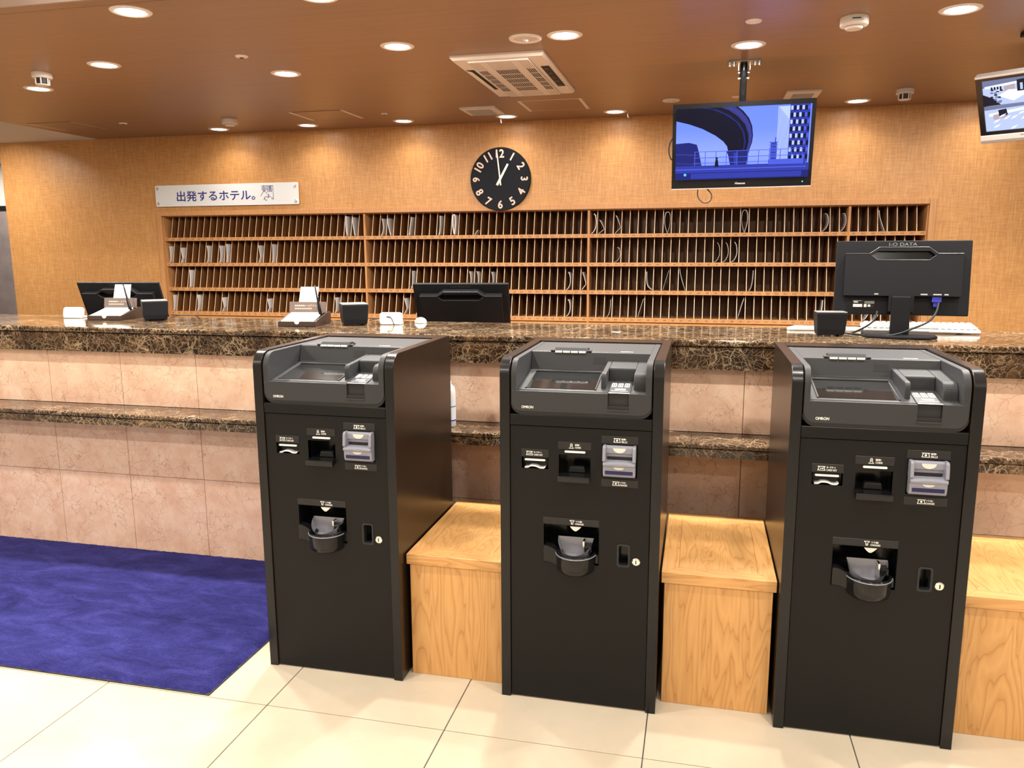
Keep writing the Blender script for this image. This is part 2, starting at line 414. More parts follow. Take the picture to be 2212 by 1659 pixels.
# ------------------------------------------------------------------ downlights
ORD = ['first', 'second', 'third', 'fourth', 'fifth', 'sixth', 'seventh', 'eighth', 'ninth', 'tenth', 'eleventh', 'twelfth', 'thirteenth', 'fourteenth', 'fifteenth', 'sixteenth', 'seventeenth']
def lamp_data(name, power, spread):
    l = bpy.data.lights.new(name, 'AREA'); l.shape = 'DISK'; l.size = .12; l.energy = power; l.color = LAMP_COL; l.spread = R(spread); return l
L_MAIN, L_LOBBY_FILL, L_WALL = lamp_data('lamp_light', LAMP_W, 180), lamp_data('lamp_light', LOBBY_FILL_W, 180), lamp_data('lamp_light', LAMP_W*.07, 130)
_dl = {}
def downlight(x, y, z, label, group, data, rx=0.):
    t = thing('downlight', label, 'ceiling light', (x, y, z), 0, group)
    if not _dl:
        _dl['ring'] = MB().lathe([(.063, -.001), (.066, -.005), (.082, -.004), (.086, .0)], 40).build('trim_ring', CREAMW, t, smooth=True)
        _dl['can'] = MB().lathe([(.064, -.0045), (.058, -.0012)], 40).build('reflector', REFL, t, smooth=True)
        _dl['lamp'] = MB().lathe([(.0, .0), (.0595, .0)], 40, (0, 0, -.0015)).build('lamp', LAMPE, t)
        for f in _dl['lamp'].data.polygons: pass
    else:
        for o in _dl.values(): inst(o, t)
    l = bpy.data.objects.new('lamp_light', data); COL.objects.link(l); l.parent = t; l.location = (0, 0, -.008); l.rotation_euler = (rx, 0, 0)
    return t
def build_lights():
    for i, x in enumerate([-3.632, -2.811, -1.974, -1.125, -.29, .56, 1.405, 2.25]):
        lab = f'round recessed downlight in the row along the back wall, {ORD[i]} from the left' if i not in (5, 7) else ('round recessed downlight hidden behind the hanging television' if i == 5 else 'round recessed downlight at the right end of the back wall row')
        downlight(x, 3.86, CEIL, lab, 'downlights along the back wall', L_WALL)
    for (x, y), lab in {(-3.731, 2.07): 'downlight at far left of the wood ceiling, just below a smoke detector',
                        (-2.01, 2.07): 'downlight midway between the left hatch and the small white ceiling disc',
                        (.571, 2.06): 'downlight directly in front of the television ceiling bracket',
                        (-2.864, 1.62): 'left downlight between the detector and the largest left lamp',
                        (-1.154, 1.645): 'downlight left of the ceiling air conditioner',
                        (-.299, 1.648): 'downlight beside the round ceiling speaker',
                        (1.429, 1.66): 'large downlight at the top right near the smoke detector',
                        (-2.041, .81): 'large downlight at the top left by the ceiling edge',
                        (-1.167, .815): 'downlight cut off by the top edge of the picture'}.items():
        downlight(x, y, CEIL, lab, 'downlights over the counter', L_MAIN)
    for x, y in [(-.29, .815), (.571, .815), (1.43, .815), (2.29, .815), (2.29, 1.65), (2.29, 2.06), (-2.9, .815)]:
        downlight(x, y, CEIL, 'recessed downlight over the counter outside the picture', 'downlights outside the picture', L_MAIN)
    for i in range(6):  # lamp grid added behind the camera as fill light
        for j in range(3):
            downlight(-7.4+i*2.1, -5.2+j*2.1+.35, LOBBY_CEIL, 'recessed fill downlight added in the unseen lobby ceiling', 'added lobby fill downlights', L_LOBBY_FILL)
    downlight(-6.0, 3.35, CEIL, 'recessed wall washer in the white ceiling left of the picture', 'downlights outside the picture', lamp_data('lamp_light', LAMP_W*.5, 120), .55)
    downlight(-7.6, 4.8, CEIL, 'added downlight over the corridor, brightening the grey stone left of the picture', 'downlights outside the picture', L_MAIN)  # lamp added out of view to brighten the grey stone wall
build_lights()

# ------------------------------------------------------------------ counter
def build_counter():
    xL, xR = -5.199, 4.161
    c = thing('reception_counter', 'long pink stone reception counter front behind the black machines', 'counter', ((xL+xR)/2, STONE_Y, 0))
    ox, oy = c.location.x, c.location.y
    rows = [(.0, .379), (.381, LEDGE_B-.001), (LEDGE_Z+.001, FASC_B-.001)]
    srcs = [MB().box(.001, .404, 0, .02, a, b).build('stone_panel', STONE, c, bevel=.001, seg=1) for a, b in rows]
    x0 = -2.278-.405*7
    n = 0
    while x0+.405*(n+1) < xR+.01:
        for s in srcs:
            if n == 0: s.location = (x0-ox, 0, 0)
            else: inst(s, c, (x0+.405*n-ox, 0, 0))
        n += 1
    xe = x0+.405*n
    MB().box(x0-ox, xe-ox, .0215, COUNTER_BACK-.02-oy, 0, FASC_B-.001).build('core', GREYD, c)
    # lower ledge
    l = thing('counter_ledge', 'dark brown marble ledge running along the counter front', 'ledge', ((x0+xe)/2, STONE_Y, LEDGE_B))
    P = .9; k = math.floor((x0-.363)/P)
    while .363+k*P < xe:
        a, b = max(.363+k*P, x0)+.0006, min(.363+(k+1)*P, xe)-.0006; k += 1
        d = .019
        prof = [(STONE_Y-.0005, LEDGE_Z-d)]+[(LEDGE_Y+.004, LEDGE_Z-d), (LEDGE_Y, LEDGE_Z-d+.004), (LEDGE_Y, LEDGE_Z-.005), (LEDGE_Y+.005, LEDGE_Z)]+[(STONE_Y-.0005, LEDGE_Z)]
        mb = MB(); mb.T = Matrix.Translation(-Vector(l.location)); mb.prism(prof, 'x', a, b)
        mb.prism([(LEDGE_Y+.006, LEDGE_B), (LEDGE_Y+.006, LEDGE_Z-d-.003), (LEDGE_Y+.016, LEDGE_Z-d-.0005), (STONE_Y-.0005, LEDGE_Z-d-.0005), (STONE_Y-.0005, LEDGE_B)], 'x', a, b)
        mb.build('ledge_slab', MARBLE, l)
    # worktop
    w_ = thing('countertop', 'dark brown marble worktop with cream veins on the reception counter', 'countertop', ((x0+xe)/2, (FASC_Y+COUNTER_BACK)/2, FASC_B))
    P = .936; k = math.floor((x0-.417)/P); T = Matrix.Translation(-Vector(w_.location))
    while .417+k*P < xe:
        a, b = max(.417+k*P, x0)+.0006, min(.417+(k+1)*P, xe)-.0006; k += 1
        yf = FASC_Y-.012
        mb = MB(); mb.T = T
        mb.prism([(COUNTER_BACK, TOP_Z-.024), (yf+.005, TOP_Z-.024), (yf+.001, TOP_Z-.021), (yf, TOP_Z-.018), (yf, TOP_Z-.007), (yf+.002, TOP_Z-.002), (yf+.007, TOP_Z), (COUNTER_BACK, TOP_Z)], 'x', a, b)
        mb.build('slab', MARBLE, w_)
        mb = MB(); mb.T = T; mb.prism([(FASC_Y, FASC_B), (FASC_Y, TOP_Z-.029), (FASC_Y+.008, TOP_Z-.0245), (FASC_Y+.048, TOP_Z-.0245), (FASC_Y+.048, FASC_B)], 'x', a, b)
        mb.build('fascia', MARBLE, w_)
    mb = MB(); mb.T = T; mb.box(x0, xe, FASC_Y+.0485, COUNTER_BACK-.01, FASC_B, TOP_Z-.0245)
    mb.build('substrate', GREYD, w_)
    d = thing('staff_desk', 'low staff desk behind the marble counter', 'desk', (-1, 1.66, 0))
    MB().box(-3.1, 2.6, -.28, .28, .71, .74).build('desk_top', SHW, d)
    for x in (-3.08, -1.2, .7, 2.56): MB().box(x-.015, x+.015, -.26, .27, 0, .71).build('desk_leg', SHD, d)
build_counter()

# ------------------------------------------------------------------ pigeonholes
def build_pigeonholes():
    fy, dy, by = WY+.02, WY+.055, WY+.30
    names = ['leftmost wooden pigeonhole cabinet, under the white sign', 'second wooden pigeonhole cabinet from the left, under the clock', 'third wooden pigeonhole cabinet from the left, under the television', 'narrow rightmost wooden pigeonhole cabinet behind the standing monitor']
    base = [[2, 3, 4, 5], [6, 7, 8, 9], [10, 11, 12, 13]]
    divs = {}
    for s in range(4):
        x0, x1, n = SEC[s]+.0005, SEC[s+1]-.0005, NCOL[s]
        t = thing('pigeonhole_cabinet', names[s], 'pigeonholes', ((x0+x1)/2, fy, .852), 0, 'pigeonhole cabinets in the back wall')
        T = Matrix.Translation(-Vector(t.location)); pitch = (x1-x0)/n
        def part(nm, m, *boxes, bevel=0., parent=t):
            mb = MB(); mb.T = T
            for q in boxes: mb.box(*q)
            return mb.build(nm, m, parent, bevel=bevel)
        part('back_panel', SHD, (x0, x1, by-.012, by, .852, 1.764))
        part('upright', SHW, (x0, x0+.008, fy, by-.0125, .852, 1.764)); part('upright', SHW, (x1-.008, x1, fy, by-.0125, .852, 1.764))
        part('top_board', SHW, (x0+.0085, x1-.0085, fy, by-.0125, 1.7532, 1.764))
        for r, (z0, z1) in enumerate(ROWS):
            zb = ROWS[r+1][1] if r < 3 else .8585
            sh = part('shelf', SHW, (x0+.0085, x1-.0085, fy+.012, by-.0125, zb+.004 if r < 3 else .853, z0))
            lip = part('shelf_lip', SHW, (x0+.0082, x1-.0082, fy-.004, fy+.0115, zb, z0), bevel=.0015)
            mb = MB(); mb.T = T
            for c in range(n):
                num = base[s][r]*100+c+1 if s < 3 else 1401+8*r+c
                mb.text(str(num), x0+pitch*(c+.5), (z0+zb)/2+.001, fy-.0046, .0115)
            mb.build('slot_numbers', INK, lip)['kind'] = 'stuff'
            for c in range(1, n):
                h = round(z1-z0, 4)
                if h not in divs:
                    yb_ = by-.013-dy; q0, q1 = -.028, .022
                    d = MB().add([(-.0026,q0,0),(.0026,q0,0),(.0026,yb_,0),(-.0026,yb_,0),(-.0026,q1,h),(.0026,q1,h),(.0026,yb_,h),(-.0026,yb_,h)], [(0,3,2,1),(4,5,6,7),(1,2,6,5),(2,3,7,6),(3,0,4,7)])
                    d.m = 1; n0 = len(d.v)-8
                    d.f.append([n0, n0+1, n0+5, n0+4]); d.mi.append(1)
                    d.m = 0
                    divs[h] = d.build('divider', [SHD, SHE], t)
                    o = divs[h]
                else: o = inst(divs[h], t)
                o.location = (x0+pitch*c-t.location.x, dy-t.location.y, z0-t.location.z)
build_pigeonholes()

# papers: (section, column, profile, height factor, thickness, material)
PROF = {
 'curl': [(.02, .0), (.42, .08), (.78, .32), (.86, .58), (.72, .86), (.45, 1.0)],
 'arc': [(.06, .0), (.55, .12), (.92, .38), (.94, .66), (.76, .88), (.5, .95)],
 'loop': [(.55, .0), (.86, .35), (.95, .65), (.82, .92), (.5, 1.0), (.18, .92), (.05, .65), (.14, .35), (.5, .01)],
 'fold': [(.62, .0), (.25, .45), (.08, .8), (.3, .99), (.62, .95), (.72, .6), (.74, .0)],
 'lean': [(.06, .0), (.35, .35), (.92, 1.0)],
 'leanleft': [(.95, .0), (.55, .35), (.2, .7), (.06, 1.0)],
 'slip': [(.04, .0), (.94, .24)],
 'stand': [(.3, .0), (.62, .18), (.8, .55), (.84, 1.0)],
 'hook': [(.04, .0), (.6, .2), (.9, .35), (.6, .7), (.2, 1.0)],
 'ell': [(.06, 1.0), (.10, .5), (.35, .2), (.92, .02)],
}
PAPERS = [
 [(0,27,'fold',.93,.006,'n'),(0,28,'leanleft',.9,.007,'n'),(1,2,'curl',.8,.004,'p'),(1,3,'leanleft',.82,.006,'n'),(1,6,'lean',.86,.006,'n'),(1,10,'stand',.9,.006,'n'),(1,12,'loop',.95,.007,'p'),(1,15,'slip',.9,.002,'p'),
  (2,0,'arc',.93,.006,'p'),(2,1,'hook',.62,.003,'p'),(2,3,'hook',.8,.003,'p'),(2,9,'loop',.92,.0025,'n'),(2,18,'loop',.95,.0025,'n'),(2,27,'arc',.8,.002,'p'),(2,29,'arc',.8,.002,'p'),(3,3,'leanleft',.85,.003,'p')],
 [(0,0,'curl',.78,.003,'p'),(0,2,'hook',.72,.003,'p'),(0,6,'curl',.8,.003,'p'),(0,8,'curl',.8,.003,'p'),(0,9,'stand',.88,.006,'p'),(0,14,'hook',.8,.003,'p'),(0,16,'stand',.85,.003,'p'),(2,3,'arc',.66,.002,'p'),(2,15,'curl',.8,.002,'p'),(2,16,'curl',.8,.0025,'p'),(2,17,'curl',.82,.003,'p')],
 [(0,3,'stand',.85,.006,'p'),(1,6,'stand',.82,.003,'p'),(1,14,'curl',.8,.003,'p'),(1,15,'curl',.8,.003,'p'),(1,17,'curl',.78,.003,'p'),(1,27,'curl',.78,.003,'p'),(1,29,'hook',.78,.003,'p'),(2,7,'ell',.8,.003,'p'),(2,9,'lean',.85,.0015,'n'),(2,11,'leanleft',.95,.002,'p'),(2,19,'stand',.85,.002,'p')],
 [(0,0,'stand',.8,.003,'p'),(0,4,'curl',.82,.003,'p'),(0,8,'hook',.7,.003,'p'),(0,15,'hook',.66,.003,'p'),(0,25,'curl',.75,.003,'p'),(1,5,'hook',.75,.003,'p'),(1,27,'curl',.78,.003,'p'),(2,2,'stand',.78,.002,'p'),(2,6,'lean',.82,.002,'p'),(2,18,'lean',.9,.002,'p'),(2,27,'stand',.85,.004,'p'),(3,2,'curl',.7,.003,'p'),(3,3,'curl',.6,.003,'p'),(3,6,'curl',.6,.003,'p')],
]
LOOK = {'curl': 'curled white paper', 'arc': 'bowed white paper', 'loop': 'paper bent into a loop', 'fold': 'folded newspaper', 'lean': 'leaning paper sheet', 'leanleft': 'left-leaning paper', 'slip': 'thin fallen slip', 'stand': 'upright white paper', 'hook': 'crooked white paper', 'ell': 'slumped white paper'}
def build_papers():
    rn = ['top', 'second', 'third', 'bottom']
    for r, lst in enumerate(PAPERS):
        z0, z1 = ROWS[r]; H = z1-z0
        for i, (s, c, pr, hf, th, mt) in enumerate(lst):
            pitch = (SEC[s+1]-SEC[s])/NCOL[s]; xl = SEC[s]+pitch*c+.005+th/2; wd = pitch-.011-th
            if c == 0: xl += .006; wd -= .006
            if c == NCOL[s]-1: wd -= .006
            k_ = {0: .42, 1: .6 if c < 20 else .85}.get(s, 1.)
            yb = WY+(.042 if s < 2 else .06)+random.uniform(0, .012); ln = random.uniform(.11, .16)
            pts = spline([(xl+a*wd*k_, z0+.0012+th/2+b*(H*hf-.004-th)) for a, b in PROF[pr]], 5)
            n = len(pts); L_, R_ = [], []
            for k, p in enumerate(pts):
                d = pts[min(k+1, n-1)]-pts[max(k-1, 0)]; d.normalize(); q = Vector((-d.y, d.x))*th/2
                L_.append(p+q); R_.append(p-q)
            base = Vector((xl+wd/2, yb, z0))
            mb = MB(); mb.T = Matrix.Translation(-base)
            V = []; F = []
            for k in range(n):
                for y in (yb, yb+ln):
                    V += [(L_[k].x, y, L_[k].y), (R_[k].x, y, R_[k].y)]
            for k in range(n-1):
                a, b = 4*k, 4*k+4
                F += [(a, a+1, b+1, b), (a+2, b+2, b+3, a+3), (a, b, b+2, a+2), (a+1, a+3, b+3, b+1)]
            F += [(0, 2, 3, 1), (4*n-4, 4*n-3, 4*n-1, 4*n-2)]
            mb.add(V, F)
            o = mb.build('newspaper' if mt == 'n' and th > .005 else 'paper_slip', NEWS if mt == 'n' else PAPER)
            o.location = base
            tag(o, f'{LOOK[pr]} in the {rn[r]} pigeonhole row, {ORD[i]} paper from the left', 'paper', f'papers in the {rn[r]} pigeonhole row')
    # blue card beside the paper in the second row
    pitch = (SEC[1]-SEC[0])/30; x = SEC[0]+pitch*15.6
    o = MB().prism([(0, 0), (.02, .0), (.026, .05), (.018, .085), (.004, .08), (-.006, .03)], 'y', 0, .004).build('blue_card', BLUEPLUG)
    o.location = (x+.008, WY+.075, ROWS[1][0]+.0005); tag(o, 'small dark blue card in the second pigeonhole row at left', 'card')
build_papers()

# ------------------------------------------------------------------ self-service payment kiosks
def icon(mb, kind, cx, cz, y, s):
    """small white pictograms, s = width"""
    def q(pts): mb.poly([(cx+a*s, y, cz+b*s) for a, b in pts])
    if kind in ('bill', 'card'):
        q([(-.5, .32), (-.36, .22), (.36, .22), (.5, .32)]); q([(-.5, .32), (-.5, .22), (-.36, .22)]); q([(.36, .22), (.5, .22), (.5, .32)])
        q([(-.5, -.3), (.5, -.3), (.5, -.22), (-.5, -.22)])
        q([(-.5, -.22), (-.4, -.22), (-.28, .22), (-.36, .22)]); q([(.4, -.22), (.5, -.22), (.36, .22), (.28, .22)])
        if kind == 'bill':
            q([(a*.55, b*.55-.0) for a, b in arc(0, 0, .28, 0, 360, 10)[:-1]])
        else:
            q([(-.2, -.04), (.12, -.04), (.12, .04), (-.2, .04)]); q(arc(.17, 0, .1, 0, 360, 8)[:-1]); q([(-.2, -.12), (-.13, -.12), (-.13, -.04), (-.2, -.04)])
    elif kind == 'coin':
        for a, b in ((0, 0), ):
            o = arc(0, .28, .2, 0, 180, 8); i = arc(0, .28, .12, 0, 180, 8)
            for k in range(8): q([o[k], o[k+1], i[k+1], i[k]])
            q([(-.2, -.2), (-.12, -.2), (-.12, .28), (-.2, .28)]); q([(.12, -.2), (.2, -.2), (.2, .28), (.12, .28)])
            q([(-.42, -.42), (.42, -.42), (.42, -.33), (-.42, -.33)]); q([(-.42, -.33), (-.34, -.33), (-.2, -.12), (-.2, -.22)]); q([(.34, -.33), (.42, -.33), (.2, -.22), (.2, -.12)])
            q(arc(0, .02, .085, 0, 360, 8)[:-1]); q([(-.07, .2), (.07, .2), (.07, .27), (-.07, .27)])
    else:
        q([(-.42, .42), (-.42, .33), (.42, .33), (.42, .42)]); q([(-.42, .33), (-.42, .24), (-.2, .16), (-.2, .24)]); q([(.42, .24), (.42, .33), (.2, .24), (.2, .16)])
        q([(-.2, -.2), (-.12, -.2), (-.12, .24), (-.2, .24)]); q([(.12, -.2), (.2, -.2), (.2, .24), (.12, .24)])
        o = arc(0, -.2, .2, 180, 360, 8); i = arc(0, -.2, .12, 180, 360, 8)
        for k in range(8): q([o[k], i[k], i[k+1], o[k+1]])
        q(arc(0, -.12, .085, 0, 360, 8)[:-1])
def make_kiosk():
    k = thing('payment_kiosk', 'x', 'kiosk', (0, 0, 0), 0, 'black self-service payment machines')
    # side boards with a round front top corner
    r = .055
    prof = [(0, 0), (KD, 0), (KD, KH)]+[(y, z) for y, z in arc(r, KH-r, r, 90, 180, 20)]
    for x0, x1 in ((0, .0305), (KW-.0305, KW)):
        mb = MB(); n0 = 0; mb.prism(prof, 'x', x0, x1)
        o = mb.build('side_panel', [KBROWN, EDGE], k, bevel=.0012, seg=1)
        for f in o.data.polygons:
            if abs(f.normal.x) < .5 and f.center.y < .06 : f.material_index = 1
    MB().box(.031, KW-.031, .12, KD-.004, .003, .90).box(.031, KW-.031, .487, KD-.002, .90, KH-.012).box(.031, KW-.031, .03, .12, .003, .01).build('cabinet_body', BLACK, k)
    MB().box(.031, KW-.031, .4885, KD, KH-.0115, KH).build('rear_top_board', KBROWN, k, bevel=.001, seg=1)
    MB().box(.031, KW-.031, .003, .12, .9125, .9465).build('front_rail', BLACK, k, bevel=.0015, seg=1)
    # door with its openings
    H = dict(card=(.068, .152, .776, .812), coin=(.185, .283, .763, .826), bill=(.318, .424, .764, .866), change=(.138, .312, .475, .599), pull=(.371, .405, .481, .549))
    d = plate_holes(MB(), .0325, KW-.0325, .005, .9105, .006, .024, list(H.values())).build('door', BLACK, k)
    mb = MB(); liner(mb, *H['pull'], .006, .05); mb.build('pull_recess', BLACKGLOSS, d)
    a = rrect(.368, .408, .478, .552, .008); b = rrect(.3735, .4025, .4835, .5465, .006)
    mb = MB(); n = len(a)
    for i in range(n):
        j = (i+1) % n
        mb.add([(a[i][0], .004, a[i][1]), (a[j][0], .004, a[j][1]), (b[j][0], .004, b[j][1]), (b[i][0], .004, b[i][1]), (a[i][0], .007, a[i][1]), (a[j][0], .007, a[j][1]), (b[j][0], .03, b[j][1]), (b[i][0], .03, b[i][1])],
               [(0,1,2,3), (0,4,5,1), (3,2,6,7)])
    mb.build('pull_frame', GREYD, d)
    mb = MB(); mb.T = Matrix.Translation((.427, .006, .499)) @ Matrix.Rotation(pi/2, 4, 'X')
    mb.lathe([(.0125, 0), (.0125, .004), (.010, .006), (.0, .006)], 28); mb.build('lock', CHROME, d)
    MB().box(.4255, .4285, -.0009, .0005, .493, .505).build('keyhole', RUBBER, d)
    # label plates
    def lab(x0, x1, z0, z1, ic, jp, en, di, dt, we):
        p = MB().box(x0, x1, .0045, .0062, z0, z1).build('label_plate', PLATE, k, bevel=.0006, seg=1)
        mb = MB(); cx, cz = (x0+x1)/2, (z0+z1)/2-.001
        icon(mb, ic, cx+di, cz, .0040, .021 if ic in ('bill', 'card') else .0175)
        mb.text(jp, cx+dt-.002, cz+.0040, .0040, .0060, wmax=we*.85, bold=.0002); mb.text(en, cx+dt, cz-.0040, .0040, .0054, wmax=we, bold=.0002)
        mb.build('lettering', WHITEP, p)
    lab(.067, .153, .8135, .838, 'card', 'カードキー/', 'CARD KEY', -.017, .0105, .028); lab(.182, .285, .8430, .867, 'coin', '硬貨/', 'COINS', -.0097, .0106, .0178)
    lab(.315, .426, .8675, .892, 'bill', '紙幣/', 'BILLS', -.008, .014, .0165); lab(.316, .428, .733, .757, 'bill', 'つり札/', 'CHANGES', -.011, .0115, .023); lab(.136, .312, .6005, .622, 'change', 'つり銭/', 'CHANGES', .004, .027, .026)
    # card key reader
    c = MB(); liner(c, *H['card'], .007, .03); c = c.build('card_key_reader', BLACK, k)
    MB().box(.071, .149, .012, .0295, .797, .811).build('reader_face', BLACK, c, bevel=.001)
    MB().prism(rrect(.077, .142, .8005, .8065, .0028), 'y', .0075, .013).build('light_bar', BARW, c)
    MB().box(.076, .143, .0285, .0295, .780, .794).build('card_slot', RUBBER, c)
    top = [(.0765, .779), (.088, .781), (.095, .7855), (.105, .786), (.113, .785), (.125, .780), (.136, .780), (.142, .784)]
    MB().prism(top+[(x, z-.0042) for x, z in top[::-1]], 'y', .009, .028).build('card_lip', BARW, c)
    # coin inlet
    c = MB(); liner(c, *H['coin'], .007, .085); c = c.build('coin_inlet', BLACKGLOSS, k)
    MB().prism(rrect(.203, .267, .833, .839, .0028), 'y', .0032, .0062).build('light_bar', BARW, c)
    MB().prism([(.0855, .764), (-.020, .764), (-.022, .760), (-.020, .746), (-.016, .745), (.005, .752), (.0045, .7625), (.0855, .7632)], 'x', .1855, .2825).build('tray', BLACKGLOSS, c, bevel=.0012)
    MB().prism([(.212, .7645), (.264, .7645), (.260, .783), (.216, .783)], 'y', .03, .05).build('coin_chute', GREYD, c, bevel=.002)
    # bill acceptor
    c = MB(); liner(c, *H['bill'], .007, .06); c = c.build('bill_unit', BLACK, k)
    body = [(.0, .767), (-.008, .768), (-.013, .774), (-.015, .790), (-.015, .800), (-.022, .806), (-.022, .812), (-.014, .8165), (.004, .8185), (.004, .837), (-.002, .839), (-.004, .858), (.0, .863), (.05, .863), (.05, .767)]
    MB().prism(body, 'x', .3225, .4195).build('housing', BILLG, c, bevel=.0022)
    for x0 in (.3212, .4110):
        MB().prism([(.05, .817), (-.020, .817), (-.021, .822), (-.017, .858), (-.010, .865), (.05, .865)], 'x', x0, x0+.0096).build('guide_post', BILLG, c, bevel=.0022)
    MB().box(.3335, .4085, .0025, .0045, .8195, .829).build('bill_slot', RUBBER, c)
    MB().prism([(.352, .8565), (.390, .8565)]+[(.371+.019*cos(R(a)), .8555+.0135*sin(R(a))) for a in range(0, -181, -20)], 'y', -.0052, -.002).build('insert_mark', IVORY, c)
    MB().prism([(.371+.029*cos(R(a)), .8085+.0032*sin(R(a))) for a in range(0, 360, 20)], 'y', -.0232, -.018).build('lens', GLASS if False else CUPG, c)
    MB().prism([(.355, .8000), (.387, .8000)]+[(.371+.0155*cos(R(a)), .7995+.007*sin(R(a))) for a in range(0, -181, -30)], 'y', -.0165, -.012).build('insert_mark', IVORY, c)
    MB().box(.3295, .4125, -.0158, -.010, .7775, .7885).build('blue_window', NAVY, c)
    # coin change tray
    c = MB(); liner(c, *H['change'], .007, .095); c = c.build('change_tray', BLACKGLOSS, k)
    V, F = [], []; N = 20; cx = .240
    rings = [(.053, .056, .4535), (.059, .063, .459), (.0615, .0665, .475), (.062, .067, .510), (.0615, .0665, .516), (.056, .060, .5165), (.051, .055, .500), (.046, .05, .474)]
    for rx, ry, z in rings:
        V += [(cx+rx*cos(R(180+180*i/N)), .012+ry*sin(R(180+180*i/N)), z) for i in range(N+1)]
    m_ = N+1
    for q in range(len(rings)-1):
        for i in range(N): F.append((q*m_+i, q*m_+i+1, (q+1)*m_+i+1, (q+1)*m_+i))
    F.append(tuple(range(m_))[::-1]); F.append(tuple(range((len(rings)-1)*m_, len(rings)*m_)))
    cup = MB().add(V, F).build('cup', BLACKGLOSS, c, smooth=True)
    rim = [(cx+(.0630)*cos(R(180+180*i/N)), .012+.0680*sin(R(180+180*i/N)), .511) for i in range(1, N)]
    MB().tube(rim, .0016, 6).build('rim_strip', BILLG, cup)
    wing = spline([(.139, .531), (.150, .532), (.165, .527), (.182, .517), (.198, .507)], 4)
    MB().prism([(p.x, p.y) for p in wing]+[(.198, .468), (.180, .470), (.160, .478), (.139, .479)], 'y', -.003, .03).build('left_cheek', BLACKGLOSS, c, bevel=.003)
    MB().prism([(.296, .513), (.311, .506), (.311, .478), (.292, .478)], 'y', .012, .03).build('right_cheek', BLACKGLOSS, c, bevel=.002)
    ins = MB(); A = [(cx-.050, .06), (cx+.050, .06)]
    top_, bot = [], []
    for i in range(N+1):
        a_ = R(180+180*i/N)
        yy = .030+.070*sin(a_); top_.append((cx-.003+.056*cos(a_), yy, .5185+.036*max(0, (yy+.04)/.07)))
        bot.append((cx-.003+.044*cos(a_), .026+.05*sin(a_), .500))
    ins.add(top_+bot, [(i, i+1, m_+i+1, m_+i) for i in range(N)]+[tuple(range(m_, 2*m_))]+[(0, m_, 2*m_-1, m_-1)])
    ins.build('insert', CUPG, c, smooth=False)
    MB().box(.262, .268, .0, .029, .512, .553).build('hinge_clip', CHROME, c, bevel=.001)
    MB().box(.269, .290, -.004, .028, .518, .540).build('coin_gate', BLACKGLOSS, c, bevel=.002)
    MB().prism([(.222, .5965), (.256, .5965), (.250, .590), (.243, .584), (.239, .5825), (.234, .584), (.227, .590)], 'y', .0035, .0075).build('arrow_mark', IVORY, c)
    # grey top unit
    u0, u1, i0, i1 = .0345, .4625, .0515, .4435
    u = MB()
    r = .05
    side = [(.036, .955), (.486, .955), (.486, 1.1155)]+[(y, z) for y, z in arc(.004+r, 1.1155-r, r, 90, 180, 10)]+[(.004, .985), (.036, .984)]
    for a, b in ((u0, i0), (i1, u1)): u.prism(side, 'x', a, b)
    u.prism([(.018, .957), (.486, .957), (.486, 1.115), (.243, 1.115), (.237, 1.112), (.2205, 1.0585), (.214, 1.0565), (.018, 1.0222)], 'x', i0, i1)
    rr = .032
    front = [(.3325, 1.0205), (.3325, .9725), (.3945, .9725), (.3945, 1.0225), (i1, 1.0225), (u1-.001, 1.0225)]+arc(u1-.001-rr, .9565+rr, rr, 0, -90, 7)+arc(u0+.001+rr, .9565+rr, rr, -90, -180, 7)+[(u0+.001, 1.0205)]
    u.prism(front, 'y', .0035, .0178)
    u = u.build('top_unit', GREYP, k, bevel=.0018)
    a = arc(u1+.001-rr-.004, .9465+rr+.004, rr+.004, 0, -90, 8)+arc(u0-.001+rr+.004, .9465+rr+.004, rr+.004, -90, -180, 8)
    MB().prism(a+[(u0-.001, .984), (u1+.001, .984)], 'y', .0065, .035).build('rubber_trim', RUBBER, u)
    B0 = Vector((0, .018, 1.0222)); bd = Vector((0, .196, .0343)).normalized(); bn = Vector((0, -bd.z, bd.y))
    TB = Matrix(((1,0,0,0),(0,bd.y,bn.y,B0.y),(0,bd.z,bn.z,B0.z),(0,0,0,1)))   # local (x, along bed, up from bed)
    mb = MB(); mb.T = TB; mb.box(.078, .290, .016, .172, .0002, .0012); mb.build('touchscreen', GLASS, u)
    mb = MB(); mb.T = TB
    for q in ((.074, .294, .172, .1755, 0, .004), (.0735, .078, .014, .1755, 0, .003), (.290, .2935, .014, .1755, 0, .003)): mb.box(*q)
    mb.build('screen_frame', RUBBER, u)
    # card reader block with its pocket
    cr = MB()
    cr.prism([(.226, 1.04), (.226, 1.088), (.085, 1.0765)]+arc(.066, 1.057, .019, 90, 180, 6)+[(.047, 1.02), (.1, 1.02)], 'x', .3065, .3215)
    cr.prism([(.226, 1.04), (.226, 1.088), (.090, 1.0770)]+arc(.078, 1.045, .032, 85, 180, 7)+[(.046, 1.02), (.1, 1.02)], 'x', .4050, .4434)
    cr.prism([(.226, 1.04), (.226, 1.0882), (.135, 1.0805), (.131, 1.076), (.131, 1.03)], 'x', .3215, .4050)
    cr.build('card_reader', GREYP, u, bevel=.003)
    mb = MB(); mb.T = TB; mb.box(.332, .398, -.012, .094, .0004, .0022); mb.build('pocket_label', PLATE, u)
    mb = MB(); mb.T = TB
    for q in range(3): mb.box(.337+q*.0195, .3515+q*.0195, .045, .078, .0022, .0026)
    mb.box(.350, .382, .018, .030, .0022, .0026).box(.334, .396, -.0115, -.007, .0022, .0026).box(.340, .390, .008, .010, .0022, .0026)
    mb.build('pocket_print', WHITEP, u)
    mb = MB()
